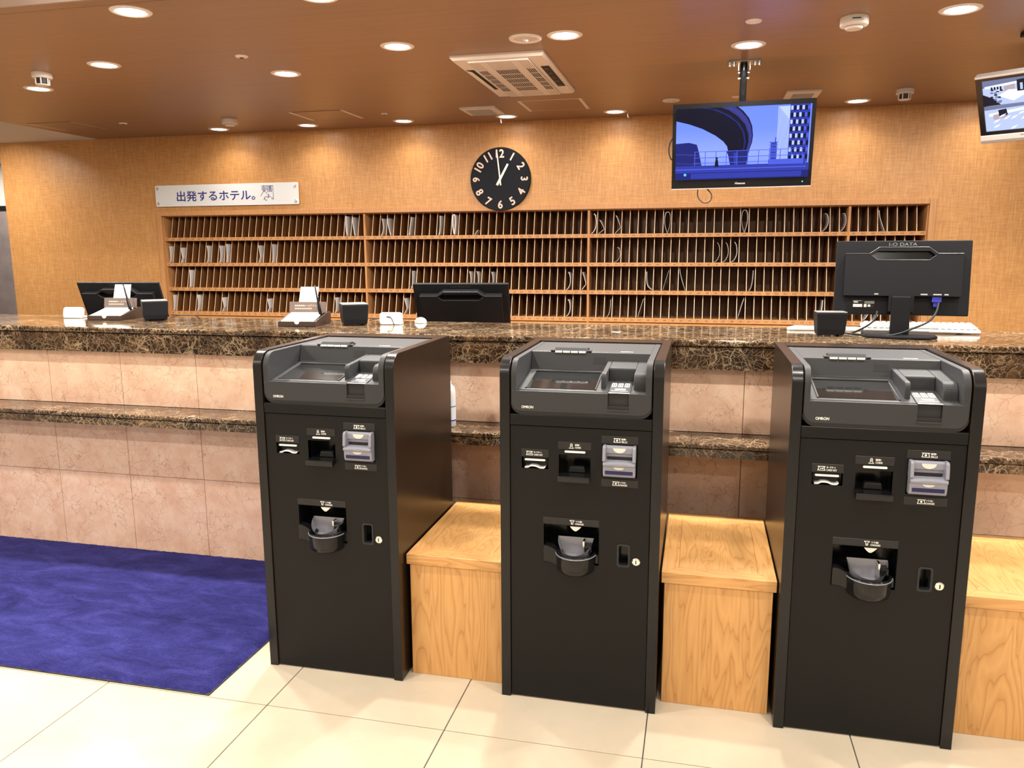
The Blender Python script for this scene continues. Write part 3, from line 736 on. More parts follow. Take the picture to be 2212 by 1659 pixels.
    for q in range(3):
        for e in range(2):
            mb.T = TB; mb.box(.3395+q*.0195+e*.006, .3425+q*.0195+e*.006, .05, .073, .0026, .0028)
    mb.build('pocket_pattern', PLATE, u)
    MB().box(.3335, .3935, .0125, .0182, .9732, 1.0195).build('receipt_flap', GREYD, u)
    MB().box(.331, .396, .001, .006, .9685, .9725).build('receipt_lip', GREYP, u, bevel=.001)
    W0 = Vector((0, .2205, 1.0585)); wd = Vector((0, .0165, .0535)).normalized(); wn = Vector((0, -wd.z, wd.y))
    TW = Matrix(((1,0,0,0),(0,wn.y,wd.y,W0.y),(0,wn.z,wd.z,W0.z),(0,0,0,1)))   # local (x, out, up wall)
    mb = MB(); mb.T = TW; mb.box(.2585, .2995, 0, .0008, .019, .042); mb.build('sensor_window', GREYD, u)
    mb = MB(); mb.T = TW; mb.box(.3215, .4075, 0, .0006, .026, .0335); mb.build('paper_slot', RUBBER, u)
    mb = MB(); mb.T = TW; mb.box(.3215, .4075, 0, .002, .0235, .0258); mb.build('slot_lip', GREYP, u)
    MB().prism([(.236, 1.113), (.25, 1.1255), (.268, 1.1265), (.300, 1.1155)], 'x', .128, .238).build('printer_cover', GREYD, u, bevel=.0015)
    MB().box(.116, .128, .235, .262, 1.1145, 1.1185).box(.238, .250, .235, .262, 1.1145, 1.1185).build('printer_guides', RUBBER, u)
    mb = MB()
    for q in range(4): mb.box(.132+q*.026, .154+q*.026, .2295, .2345, 1.1110, 1.1165)
    mb.box(.150, .215, .300, .306, 1.1151, 1.1158); mb.build('cover_print', WHITEP, u)
    MB().box(.345, .385, .252, .258, 1.1151, 1.1158).build('deck_print', WHITEP, u)
    MB().text('OMRON', .0865, .9705, .0030, .0080, wscale=1.25, wmax=.036, bold=.0003).build('maker_name', WHITEP, u)
    return k
K1 = make_kiosk(); K2 = copy_tree(K1); K3 = copy_tree(K1)
for k_, (x, y), lb in ((K1, (-1.0602, 0), 'black payment kiosk at left, beside the blue rug'), (K2, (-.2139, -.0035), 'middle black payment kiosk between two wooden boxes'), (K3, (.639, .008), 'black payment kiosk at right, in front of the standing monitor')):
    k_.location = (x, y, 0); k_['label'] = lb

# ------------------------------------------------------------------ wooden boxes between the kiosks
def make_box(x0, x1, y0, y1, h, label):
    t = thing('wooden_box', label, 'box', ((x0+x1)/2, y0, 0), 0, 'wooden boxes between the kiosks')
    wd, dp = (x1-x0)/2, y1-y0; lt = .036
    MB().box(-wd, wd, 0, .018, 0, h-lt).build('front_board', MATS['box_wood_vertical'], t, bevel=.0012, seg=1)
    for sx in (-1, 1): MB().box(min(sx*wd, sx*(wd-.018)), max(sx*wd, sx*(wd-.018)), .0185, dp-.0185, 0, h-lt).build('side_board', MATS['box_wood_vertical'], t)
    MB().box(-wd, wd, dp-.018, dp, 0, h-lt).build('back_board', MATS['box_wood_vertical'], t)
    o, f = .009, .052; a, b, c, d = -wd-o, wd+o, -o, dp; g = .0004
    m = MB().prism([(a, c), (b, c), (b-f, c+f), (a+f, c+f)], 'z', h-lt+.0005, h); m.build('lid_rail', MATS['box_wood_cross'], t, bevel=.0012, seg=1)
    MB().prism([(a, d), (a+f, d-f), (b-f, d-f), (b, d)], 'z', h-lt+.0005, h).build('lid_rail', MATS['box_wood_cross'], t, bevel=.0012, seg=1)
    MB().prism([(a, c), (a+f, c+f), (a+f, d-f), (a, d)], 'z', h-lt+.0005, h).build('lid_stile', MATS['box_wood_depth'], t, bevel=.0012, seg=1)
    MB().prism([(b, c), (b, d), (b-f, d-f), (b-f, c+f)], 'z', h-lt+.0005, h).build('lid_stile', MATS['box_wood_depth'], t, bevel=.0012, seg=1)
    MB().box(a+f+g, b-f-g, c+f+g, d-f-g, h-lt+.001, h-.0006).build('lid_panel', MATS['box_wood_diagonal'], t, bevel=.001, seg=1)
make_box(-.549, -.226, .0627, .6461, .4365, 'light wooden box between the left and middle kiosks')
make_box(.298, .626, .074, .6461, .4468, 'light wooden box between the middle and right kiosks')
make_box(1.166, 1.51, .1018, .6461, .4443, 'light wooden box right of the right kiosk, cut by the picture edge')

# ------------------------------------------------------------------ rug
def build_rug():
    t = thing('rug', 'deep blue plush rug on the cream tiles in front of the counter', 'rug', (-2.4, .3, 0))
    x0, x1, y0, y1 = -4.6, -1.158, -.222, .838
    nx, ny = 260, 84; V, F = [], []
    for j in range(ny+1):
        for i in range(nx+1):
            e = min(i, j, nx-i, ny-j)
            z = .0135*(1 if e > 1 else (.75 if e == 1 else .25))+random.uniform(-.0009, .0009)
            jx = random.uniform(-.003, .003); jy = random.uniform(-.003, .003)
            V.append((x0+(x1-x0)*i/nx+jx+2.4, y0+(y1-y0)*j/ny+jy-.3, z))
    for j in range(ny):
        for i in range(nx): a = j*(nx+1)+i; F.append((a, a+1, a+nx+2, a+nx+1))
    MB().add(V, F).build('pile', MATS['rug_blue'], t, smooth=True)
    MB().box(x0-.002+2.4, x1+.004+2.4, y0-.004-.3, y1-.3, .0005, .0035).build('backing', RUBBER, t)
build_rug()

# ------------------------------------------------------------------ computer monitors
def make_monitor(c, yaw, tilt, w, h, desk, label, big=False):
    """c: centre of the back shell plane; customer sees the back (-y)"""
    t = thing('computer_monitor', label, 'monitor', (c[0], c[1], desk), yaw, 'black office monitors seen from behind')
    z = c[2]-desk
    T = Matrix.Translation((0, 0, z)) @ Matrix.Rotation(tilt, 4, 'X')      # panel frame: x right, z up, -y to the customer
    W, H = w/2, h/2
    mb = MB(); mb.T = T; mb.box(-W, W, 0, .016, -H, H); s = mb.build('panel', MBLACK, t, bevel=.003)
    mb = MB(); mb.T = T; mb.quad(-W+.012, W-.012, -H+.016, H-.012, -.0165); mb.f = [f[::-1] for f in mb.f]
    mb.v = [tuple(T @ Vector((p[0], .0168, p[1]))) for p in ((-W+.012, -H+.016), (W-.012, -H+.016), (W-.012, H-.012), (-W+.012, H-.012))]
    mb.build('screen', GLASS, s)
    # raised shell with the stepped top and the grip opening
    a, b = W*.86, -H*.50; tp, tg = H*.63, H*.80
    o0, o1 = W*.50, W*.36
    out = [(-a, b), (a, b), (a, tp), (o0, tp), (o1, tg), (-o1, tg), (-o0, tp), (-a, tp)]
    g0, g1, gz0, gz1 = W*.47, W*.38, H*.46, H*.70
    grip = [(-g1, gz0), (g1, gz0), (g0, (gz0+gz1)/2), (g1, gz1), (-g1, gz1), (-g0, (gz0+gz1)/2)]
    mb = MB(); mb.T = T
    D = -.030
    # shell front as strips around the grip hole
    ring_o = [(-g0, b), (g0, b), (g0, (gz0+gz1)/2), (o1, tg), (-o1, tg), (-g0, (gz0+gz1)/2)]
    def face(pts): mb.poly([(x, D, zz) for x, zz in pts])
    mid = (gz0+gz1)/2
    face([(-a, b), (-g0, b), (-g0, mid), (-o0*1.02, tp), (-a, tp)]); face([(g0, b), (a, b), (a, tp), (o0*1.02, tp), (g0, mid)])
    face([(-g0, b), (g0, b), (g0, mid), (g1, gz0), (-g1, gz0), (-g0, mid)])
    face([(-g0, mid), (-g1, gz1), (-o1, tg), (-o0*1.02, tp)]); face([(g1, gz1), (g0, mid), (o0*1.02, tp), (o1, tg)]); face([(-g1, gz1), (g1, gz1), (o1, tg), (-o1, tg)])
    for P, y0, y1 in ((out, D, 0), (grip, D, -.004)):
        for i in range(len(P)):
            p, q = P[i], P[(i+1) % len(P)]
            mb.add([(p[0], y0, p[1]), (q[0], y0, q[1]), (q[0], y1, q[1]), (p[0], y1, p[1])], [(0, 3, 2, 1) if P is out else (0, 1, 2, 3)])
    sh = mb.build('back_shell', MBLACK, t)
    mb = MB(); mb.T = T; mb.poly([(x, -.005, zz) for x, zz in grip]); mb.build('grip_recess', BLACKGLOSS, sh)
    mb = MB(); mb.T = T
    edge = [(-a, tp), (-o0, tp), (-o1, tg), (o1, tg), (o0, tp), (a, tp)]
    mb.tube([(x, D, zz) for x, zz in edge], .0015, 6); mb.tube([(x, D, zz) for x, zz in ((-g0, mid), (-g1, gz0), (g1, gz0), (g0, mid))], .0013, 6)
    mb.build('shell_edge', MEDGE, sh)
    mb = MB(); mb.T = T
    mb.text('I-O DATA', 0, H*.90, -.0006, .0125 if big else .012, wscale=1.3, wmax=.10)
    mb.build('maker_name', MEDGE if not big else mat('print_grey', (.16, .16, .16), .5), s)
    mb = MB(); mb.T = T
    for x, zz in ((-.05, .02), (.05, .02), (-.05, -.065), (.05, -.065)): mb.lathe([(0, 0), (.0016, 0)], 8)
    if big:
        mb = MB(); mb.T = T
        mb.box(-W*.72, -W*.38, -.0010, -.0002, -H*.84, -H*.60); lbl = mb.build('rating_label', BLACKGLOSS, s)
        mb = MB(); mb.T = T
        X0 = -W*.70
        for q in ((X0, X0+.034, -H*.80, -H*.72), (X0+.002, X0+.018, -H*.68, -H*.65), (X0+.040, X0+.050, -H*.80, -H*.72), (X0+.054, X0+.064, -H*.79, -H*.73), (X0+.042, X0+.078, -H*.66, -H*.65), (X0+.042, X0+.078, -H*.695, -H*.685), (X0, X0+.03, -H*.635, -H*.625)): mb.quad(*q, -.0012)
        mb.build('label_print', WHITEP, lbl)
        mb = MB(); mb.T = T
        for q in ((W*.28, W*.38), (W*.46, W*.58), (-W*.40, -W*.34), (W*.62, W*.68)):
            mb = MB(); mb.T = T; mb.box(*q, D-.0006, D, -H*.47, -H*.435); mb.build('port_print', mat('print_grey2', (.3, .3, .3), .5), sh)
        mb = MB(); mb.T = T; mb.box(W*.45, W*.59, -.026, -.008, -H*.66, b-.001).box(W*.475, W*.555, -.022, -.012, -H*.78, -H*.66); mb.build('video_plug', BLUEPLUG, t, bevel=.002)['label'] = 'blue video plug'
    # stand
    MB().prism([(-.034, .012), (.034, .012), (.034, z+b*.95), (-.034, z+b*.95)], 'y', -.062, -.036).build('stand_neck', MBLACK, t, bevel=.004)
    mb = MB(); mb.T = T; mb.box(-.045, .045, -.036, -.0002, -H*.92, b*.99); mb.build('hinge', BLACKGLOSS, t)
    MB().prism([(-.125, -.115), (-.03, -.14), (.095, -.14), (.13, -.09), (.13, .09), (-.125, .09)], 'z', .0, .012).build('stand_base', MBLACK, t, bevel=.004)
    return t
M3 = make_monitor((1.146, 1.085, 1.329), -.09, -.12, .485, .292, TOP_Z, 'black monitor standing on the counter at right, seen from behind', True)
make_monitor((-.804, 1.556, 1.151), .153, .5, .485, .285, .74, 'black tilted monitor behind the counter below the clock')
make_monitor((-2.788, 1.521, 1.14), .118, .364, .485, .285, .74, 'black tilted monitor behind the counter at far left')

# ------------------------------------------------------------------ things on the counter
def card_terminal(x, y, rz, label, w=.10, d=.12, h=.092):
    t = thing('customer_display', label, 'display box', (x, y, TOP_Z), rz, 'small black boxes on the counter')
    a, b = w/2, d/2
    def q(k, z): return [(-a*k, -b*k, z), (a*k, -b*k, z), (a*k, b*k, z), (-a*k, b*k, z)]
    MB().add(q(.86, .006)+q(.93, .03)+q(1, h-.004), [(0,3,2,1)]+[(i+4*k, (i+1) % 4+4*k, (i+1) % 4+4*k+4, i+4*k+4) for k in range(2) for i in range(4)]+[(8,9,10,11)]).build('body', MBLACK, t, bevel=.004)
    MB().box(-a*.97, a*.97, -b*.97, b*.97, h-.0035, h).build('top_plate', mat('display_top_grey', (.25, .25, .25), .22), t, bevel=.002)
    for sx in (-1, 1):
        for sy in (-1, 1): MB().lathe([(.007, 0), (.007, .0065)], 12, (sx*a*.65, sy*b*.65, 0), cap0=True).build('foot', RUBBER, t)
    MB().box(a*.975, a*.985, -b*.5, b*.5, h*.3, h*.75).build('side_panel', RUBBER, t)
    return t
CT1 = card_terminal(-1.205, 1.12, .55, 'small black box on the counter left of the middle monitor', .122, .138, .102)
CT2 = card_terminal(-2.325, 1.175, .72, 'small black box on the counter right of the far left monitor', .122, .138, .102)
card_terminal(.886, 1.040, .08, 'small black box on the counter left of the standing monitor', .116, .072, .098)
def cable(name, pts, r, m, parent):
    mb = MB(); mb.T = (Matrix.Translation(parent.location) @ Matrix.Rotation(parent.rotation_euler.z, 4, 'Z')).inverted()
    return mb.tube(spline([Vector(p) for p in pts], 8), r, 8).build(name, m, parent, smooth=True)
cable('power_cable', [(-1.14, 1.15, TOP_Z+.02), (-1.09, 1.17, TOP_Z+.03), (-1.04, 1.16, TOP_Z+.035), (-1.01, 1.13, TOP_Z+.004)], .0028, RUBBER, CT1)
cable('power_cable', [(-2.27, 1.22, TOP_Z+.012), (-2.22, 1.25, TOP_Z+.02), (-2.17, 1.28, TOP_Z+.016), (-2.16, 1.30, TOP_Z+.003)], .0026, RUBBER, CT2)
cable('monitor_cable', [(1.275, 1.035, 1.235), (1.265, 1.02, 1.20), (1.235, 1.00, 1.165), (1.18, .985, 1.14), (1.12, .985, 1.115), (1.04, 1.0, 1.106), (.99, 1.05, 1.106), (.95, 1.12, 1.105)], .0042, RUBBER, M3)
cable('power_cord', [(1.06, 1.05, 1.20), (1.05, 1.04, 1.165), (1.01, 1.05, 1.13), (.97, 1.09, 1.106), (.93, 1.16, 1.105)], .0036, RUBBER, M3)

def stationery_box(x, y, rz, label, pen_tilt, card=True):
    t = thing('stationery_box', label, 'stationery box', (x, y, TOP_Z), rz, 'brown stationery boxes on the counter')
    # tray
    w, d = .09, .105
    MB().prism([(-d, 0), (d, 0), (d, .055), (.055, .055), (-d, .024)], 'x', w-.006, w).build('side_board', BROWNBOX, t, bevel=.001)
    MB().prism([(-d, 0), (d, 0), (d, .055), (.055, .055), (-d, .024)], 'x', -w, -w+.006).build('side_board', BROWNBOX, t, bevel=.001)
    MB().box(-w+.0062, w-.0062, -d, -d+.006, 0, .024).box(-w+.0062, w-.0062, -d, d, .0, .005).box(-w+.0062, w-.0062, d-.006, d, .0052, .055).build('tray', BROWNBOX, t)
    T = Matrix.Translation((0, -.098, .020)) @ Matrix.Rotation(R(13), 4, 'X')
    mb = MB(); mb.T = T
    mb.prism([(-.078, 0), (-.018, 0)]+arc(0, 0, .016, 180, 0, 8)+[(.018, 0), (.074, 0), (.074, .135), (-.078, .135)], 'z', 0, .006)
    mb.build('note_pad', NOTE, t)
    mb = MB(); mb.T = T; mb.prism(arc(0, .0, .015, 0, 180, 8), 'z', .0, .0045); mb.build('pad_tab', NOTE, t)
    MB().prism([(.012*cos(R(a_)), .0235+.012*sin(R(a_))) for a_ in range(180, 361, 20)], 'y', -d-.0006, -d).build('thumb_notch', NOTE, t)
    T2 = Matrix.Translation((0, .035, .054)) @ Matrix.Rotation(R(-10), 4, 'X')
    mb = MB(); mb.T = T2; mb.box(-w, w, 0, .006, 0, .052); lid = mb.build('upright_lid', BROWNLID, t, bevel=.001)
    mb = MB(); mb.T = T2; mb.text('メールアドレス', .018, .034, -.0006, .0085, wmax=.07)
    for q in range(5): mb.quad(-.062+q*.0095, -.0555+q*.0095, .031, .037, -.0006)
    for q in range(10): mb.quad(-.062+q*.0085, -.0565+q*.0085, .0175, .0225, -.0006)
    mb.build('lettering', GOLD, lid)
    p = thing('pen', label.replace('brown stationery box', 'black pen standing in the brown stationery box'), 'pen', (0, 0, 0))
    p.matrix_world = Matrix.Translation((x, y, TOP_Z)) @ Matrix.Rotation(rz, 4, 'Z') @ Matrix.Translation((.082-.006, .01, .030)) @ Matrix.Rotation(R(pen_tilt), 4, 'Y')
    MB().lathe([(.0, 0), (.008, .001), (.009, .02), (.0075, .055), (.0045, .085), (.0032, .155), (.0022, .157), (0, .157)], 14).build('barrel', BLACKGLOSS, p, smooth=True)
    MB().lathe([(.0105, -.004), (.0105, .012), (.0085, .013)], 14).build('socket', RUBBER, p)
    if card:
        c = thing('paper_card', label.replace('brown stationery box', 'white card behind the brown stationery box'), 'card', (0, 0, 0))
        c.matrix_world = Matrix.Translation((x, y, TOP_Z)) @ Matrix.Rotation(rz, 4, 'Z') @ Matrix.Translation((-.012, .058, .058)) @ Matrix.Rotation(R(-8), 4, 'X')
        MB().prism([(-.046, 0), (.046, 0), (.060, .118), (-.030, .118)], 'y', 0, .0015).build('rear_sheet', WHITE, c)
        MB().prism([(-.050, 0), (.050, 0), (.058, .072), (.04, .078), (-.028, .076)], 'y', -.004, -.0022).build('front_sheet', PAPER, c)
stationery_box(-1.437, 1.08, .12, 'brown stationery box on the counter near the left kiosk', -9)
stationery_box(-2.575, 1.20, .12, 'brown stationery box on the counter before the far left monitor', -12)

def white_scanner(x, y, rz, label, lm):
    t = thing('plastic_stand', label, 'white stand', (x, y, TOP_Z), rz, 'white plastic stands on the counter')
    T = Matrix.Rotation(R(-14), 4, 'X')
    mb = MB(); mb.T = T; mb.prism(rrect(-.055, .055, .004, .058, .014), 'y', -.006, .012); mb.build('face', WHITE, t, bevel=.004)
    MB().prism(rrect(-.052, .052, -.012, .05, .012), 'z', 0, .010).build('base', WHITE, t, bevel=.003)
    m = thing('computer_mouse', lm, 'mouse', (x+.095*cos(rz)+.012, y+.12, TOP_Z), rz+.3)
    V, F = [], []
    for j in range(7):
        a = R(90*j/6); z = .026*sin(a); k = cos(a)
        V += [(.03*k*cos(2*pi*i/20), .052*k*sin(2*pi*i/20), z) for i in range(20)]
    for j in range(6):
        for i in range(20): F.append((j*20+i, j*20+(i+1) % 20, (j+1)*20+(i+1) % 20, (j+1)*20+i))
    F.append(tuple(range(20))[::-1])
    MB().add(V, F).build('mouse_shell', WHITE, m, smooth=True)
    MB().tube([(0, -.044, .012), (0, -.03, .022), (0, -.005, .0265)], .0018, 6).build('scroll_wheel', GREYP, m)
white_scanner(-1.04, 1.165, .12, 'white plastic stand on the counter beside the middle small black box', 'white computer mouse right of the middle white stand')
white_scanner(-2.845, 1.20, .15, 'white plastic stand at the far left of the counter', 'white computer mouse by the far left white stand')

def keyboard():
    t = thing('keyboard', 'white computer keyboard on the counter right of the standing monitor', 'keyboard', (1.268, 1.268, TOP_Z), -.04)
    MB().prism([(-.075, .006), (-.07, .016), (.06, .03), (.075, .028), (.075, .012), (-.068, .002)], 'x', -.215, .215).build('case', WHITE, t, bevel=.003)
    key = None
    for r in range(5):
        for c in range(18):
            if r == 0 and 3 < c < 9: continue
            y = -.053+r*.0235; z = .0185+(y+.07)*.108
            if key is None:
                key = MB().add([(-.0095,-.0095,0),(.0095,-.0095,0),(.0095,.0095,0),(-.0095,.0095,0),(-.007,-.007,.007),(.007,-.007,.007),(.007,.007,.007),(-.007,.007,.007)], [(4,5,6,7),(0,1,5,4),(1,2,6,5),(2,3,7,6),(3,0,4,7)]).build('key', CREAMW, t); o = key
            else: o = inst(key, t)
            o.location = (-.197+c*.0232, y, z)
    MB().box(-.054, .054, -.061, -.044, .0185, .0255).build('space_bar', CREAMW, t, bevel=.001)
    for sx in (-.17, .17): MB().box(sx-.012, sx+.012, .045, .06, 0, .014).box(sx-.012, sx+.012, -.06, -.05, 0, .005).build('foot', RUBBER, t)
keyboard()
o = MB().prism([(-.10, -.035), (-.09, -.05), (.09, -.05), (.10, .05), (-.06, .06)], 'z', 0, .012).build('paper_tray', WHITE, bevel=.003); o.location = (.845, 1.285, TOP_Z); tag(o, 'flat white plastic tray on the counter behind the right small black box', 'tray')
o = MB().prism([(-.05, -.025), (.045, -.03), (.075, -.005), (.05, .03), (-.05, .03)], 'z', 0, .014).build('memo_pad', NOTE, bevel=.002); o.location = (.985, 1.27, TOP_Z); tag(o, 'cream paper pad behind the standing monitor', 'paper pad')

def bottle():
    t = thing('spray_bottle', 'white bottle on the marble ledge half hidden by the left kiosk', 'bottle', (-.622, .735, LEDGE_Z))
    MB().lathe([(0, 0), (.028, 0), (.031, .004), (.031, .145), (.027, .165), (.014, .178), (.013, .19), (0, .19)], 28).build('body', WHITE, t, smooth=True)
    MB().lathe([(.0314, .03), (.0314, .12)], 28).build('label_band', mat('bottle_label', (.62, .66, .74), .5), t, smooth=True)
    MB().lathe([(.0317, .026), (.0317, .031)], 28).build('blue_line', BLUEPLUG, t)
    MB().lathe([(.0317, .085), (.0317, .088)], 28).build('grey_line', GREYP, t)
bottle()

# ------------------------------------------------------------------ wall sign and clock
def build_sign():
    x0, x1, z0, z1 = -4.474, -3.046, 1.842, 2.03
    cx, cz = (x0+x1)/2, (z0+z1)/2
    t = thing('wall_sign', 'white acrylic sign with dark blue Japanese lettering on the back wall', 'sign', (cx, WY, cz))
    W, H = (x1-x0)/2, (z1-z0)/2
    MB().prism(rrect(-W, W, -H, H, .012), 'y', -.024, -.016).build('panel', SIGNW, t, bevel=.0015)
    for sx in (-1, 1):
        for sz in (-1, 1):
            mb = MB(); mb.T = Matrix.Translation((sx*(W-.028), 0, sz*(H-.028))) @ Matrix.Rotation(pi/2, 4, 'X')
            mb.lathe([(.007, .0), (.007, .0242), (.012, .0245), (.012, .030), (.009, .033), (0, .033)], 20); mb.build('standoff_screw', CHROME, t)
    mb = MB(); mb.text('出発するホテル。', -.10, -.006, -.0246, .088, wmax=.785, wscale=1.001, bold=.0018)
    mb.build('lettering', SIGNB, t)
    # emblem: two block characters over a slanted fold with a small word
    e = MB(); ex, ez = W-.30, .028; T0 = Matrix.Translation((ex, -.0245, ez)); e.T = T0
    def st(a, b, w_=.0042):
        a, b = Vector(a), Vector(b); d = (b-a).normalized(); n = Vector((-d.y, d.x))*w_/2
        e.poly([((a+n).x, 0, (a+n).y), ((a-n).x, 0, (a-n).y), ((b-n).x, 0, (b-n).y), ((b+n).x, 0, (b+n).y)])
    for a, b in [((-.055,.040),(.056,.040)), ((-.05,.030),(-.012,.030)), ((-.048,.004),(-.014,.004)), ((-.05,.030),(-.048,.004)), ((-.012,.030),(-.014,.004)), ((-.049,.017),(-.013,.017)), ((-.031,.046),(-.031,-.014)), ((-.031,.002),(-.066,-.046)), ((-.031,.002),(-.004,-.022)),
                 ((-.004,.030),(.008,.030)), ((.002,.042),(.002,-.014)), ((.002,.022),(-.005,.006)), ((.014,.034),(.044,.034)), ((.014,.024),(.044,.024)), ((.022,.040),(.022,.024)), ((.036,.040),(.036,.024)), ((.014,.018),(.044,.018)), ((.014,.018),(.014,-.004)), ((.044,.018),(.044,-.004)), ((.014,.007),(.044,.007)), ((.014,-.004),(.044,-.004)), ((.029,.024),(.029,-.004)), ((.022,-.006),(.014,-.014)), ((.036,-.006),(.044,-.014)),
                 ((.056,.044),(.058,-.078)), ((.058,-.078),(.040,-.058)), ((.042,-.064),(.042,-.078)), ((.012,-.028),(.016,-.05)), ((-.006,-.026),(.010,-.042))]:
        st(a, b)
    for a, b in [((-.034,-.058),(-.016,-.086)), ((-.016,-.086),(-.004,-.078)), ((-.026,-.068),(-.040,-.078)), ((-.020,-.050),(.012,-.062)), ((.012,-.062),(.004,-.046)), ((.004,-.046),(.034,-.058)), ((-.020,-.050),(-.026,-.064))]:
        st(a, b, .0046)
    e.build('emblem', SIGNB, t)
build_sign()
def build_clock():
    t = thing('wall_clock', 'round black wall clock with cream numerals and hands', 'clock', (-1.239, WY, 2.010)); r = .252
    mb = MB(); RX = Matrix.Rotation(pi/2, 4, 'X'); mb.T = RX
    mb.lathe([(r-.01, 0), (r, .004), (r, .022), (r-.004, .026), (0, .026)], 72); mb.build('dial', CLOCKB, t)
    for n in range(1, 13):
        th = R(30*n); rot = -th if not 3 < n < 9 else -th+pi
        mb = MB(); rr = r*.80; mb.text(str(n), rr*sin(th), rr*cos(th), -.0265, .062 if n not in (3, 9) else .056, rot=rot, wscale=.95, bold=.0025); mb.build('numeral', CLOCKN, t)
    def hand(deg, l0, l1, w_, y, nm):
        mb = MB(); mb.T = Matrix.Rotation(R(deg), 4, 'Y'); mb.prism([(-w_/2, -l0), (w_/2, -l0), (w_/2*.8, l1), (-w_/2*.8, l1)], 'y', y-.002, y); mb.build(nm, CLOCKH, t)
    hand(29, .055, .135, .020, -.029, 'hour_hand'); hand(-6.5, .05, .205, .012, -.032, 'minute_hand')
    mb = MB(); mb.T = RX; mb.lathe([(.011, .02), (.011, .034), (0, .035)], 16); mb.build('hub', CLOCKH, t)
build_clock()

# ------------------------------------------------------------------ television and camera monitor
def emit(name, col, s=1.): 
    m = mat(name, (0, 0, 0), .3, spec=.08, emit=col, es=s*1.5); return m
def build_tv():
    c = Vector((.57, 2.335, 2.006)); W, H = .3725, .225
    t = thing('television', 'flat television hanging from the ceiling showing a blue city picture', 'television', c, .016)
    T = Matrix.Rotation(.153, 4, 'X'); T = Matrix.Rotation(-.006, 4, 'Y') @ T
    sx0, sx1, sz0, sz1 = -W+.020, W-.020, -H+.047, H-.026
    b = MB(); b.T = T; plate_holes(b, -W, W, -H, H, -.012, .018, [(sx0, sx1, sz0, sz1)]); b.add([(-W,.018,-H),(W,.018,-H),(W,.018,H),(-W,.018,H)], [(3,2,1,0)])
    bz = b.build('bezel', TVB, t)
    mb = MB(); mb.T = T; mb.box(-W*.8, W*.8, .0185, .06, -H*.75, H*.6); mb.build('back_shell', MBLACK, t, bevel=.012)
    mb = MB(); mb.T = T; mb.box(-W, W, -.0128, .016, -H-.005, -H-.0005); mb.build('bottom_strip', SILVER, bz)
    mb = MB(); mb.T = T; mb.text('Hisense', 0, -H+.022, -.0126, .012, wmax=.055); mb.build('maker_name', mat('print_light', (.6, .6, .62), .4), bz)
    mb = MB(); mb.T = T @ Matrix.Translation((W-.045, -.0126, -H+.022)) @ Matrix.Rotation(pi/2, 4, 'X'); mb.lathe([(0, 0), (.003, 0)], 10); mb.build('power_light', LEDG, bz)
    # the picture, layer over layer like a print
    m, tr, bs = _new('tv_sky'); bs.inputs['Base Color'].default_value = (0, 0, 0, 1); bs.inputs['Roughness'].default_value = .3; bs.inputs['Specular IOR Level'].default_value = .08
    g = tr.nodes.new('ShaderNodeTexCoord'); sp = tr.nodes.new('ShaderNodeSeparateXYZ'); tr.links.new(g.outputs['Generated'], sp.inputs[0])
    cr = ramp(tr, sp.outputs['Z'], [(0, (.10, .16, .80)), (.35, (.20, .27, .95)), (.7, (.12, .19, .92)), (1, (.11, .18, .95))])
    tr.links.new(cr, bs.inputs['Emission Color']); bs.inputs['Emission Strength'].default_value = 1.6
    cols = [m, emit('tv_dark', (.006, .006, .016)), emit('tv_under', (.03, .03, .16)), emit('tv_blue', (.025, .035, .28)), emit('tv_light', (.36, .45, 1)), emit('tv_mid', (.055, .085, .52)), emit('tv_cyan', (.1, .45, 1)), emit('tv_navy', (.012, .016, .13))]
    def P(u, v, l): return (sx0+u*(sx1-sx0), -.004-l*.0002, sz1-v*(sz1-sz0))
    s = MB(); s.T = T; s.m = 0; s.poly([P(0,1,0), P(1,1,0), P(1,0,0), P(0,0,0)])
    scr = s.build('screen', cols[0], t)
    s = MB(); s.T = T; L = [0]
    def pg(m_, pts): L[0] += 1; s.m = m_; s.poly([P(u, v, L[0]) for u, v in pts])
    def rc(m_, u0, u1, v0, v1): pg(m_, [(u0, v1), (u1, v1), (u1, v0), (u0, v0)])
    rc(4, .76, .845, .02, .85)
    for i in range(9): rc(5, .765+i*.009, .768+i*.009, .03+i*.02, .84)
    rc(3, .845, .99, 0, .9)
    for i in range(7):
        for j in range(9): 
            if (i+j) % 2 == 0: rc(4 if i < 5 else 5, .85+i*.02, .866+i*.02, .02+j*.095, .075+j*.095)
            else: rc(1, .85+i*.02, .868+i*.02, .02+j*.095, .085+j*.095)
    rc(3, .715, .76, .50, .86)
    for i in range(8): rc(5, .705, .765, .50+i*.04, .515+i*.04)
    rc(3, .745, .752, .44, .52)
    curve_o = [(.46, 0), (.50, .06), (.545, .16), (.57, .27), (.58, .40), (.575, .5), (.56, .60)]
    curve_i = [(.40, .60), (.37, .50), (.30, .40), (.20, .30), (.10, .225), (0, .165)]
    pg(1, [(0, 0)]+curve_i[::-1]+curve_o[::-1]) if False else None
    # bridge deck in convex strips from the outer to the inner edge
    A = [Vector(p).to_2d() for p in [(.46,0),(.50,.06),(.545,.16),(.57,.27),(.58,.40),(.575,.50),(.555,.61)]]
    Bc = [Vector(p).to_2d() for p in [(0,.165),(.10,.215),(.20,.285),(.30,.385),(.36,.47),(.39,.54),(.40,.62)]]
    Cc = [Vector(p).to_2d() for p in [(.0,.0),(.12,.0),(.25,.06),(.38,.18),(.45,.31),(.48,.45),(.48,.61)]]
    for X, Y, mm in ((Cc, Bc, 1), (A, Cc, 1)):
        for i in range(6): pg(mm, [X[i], Y[i], Y[i+1], X[i+1]])
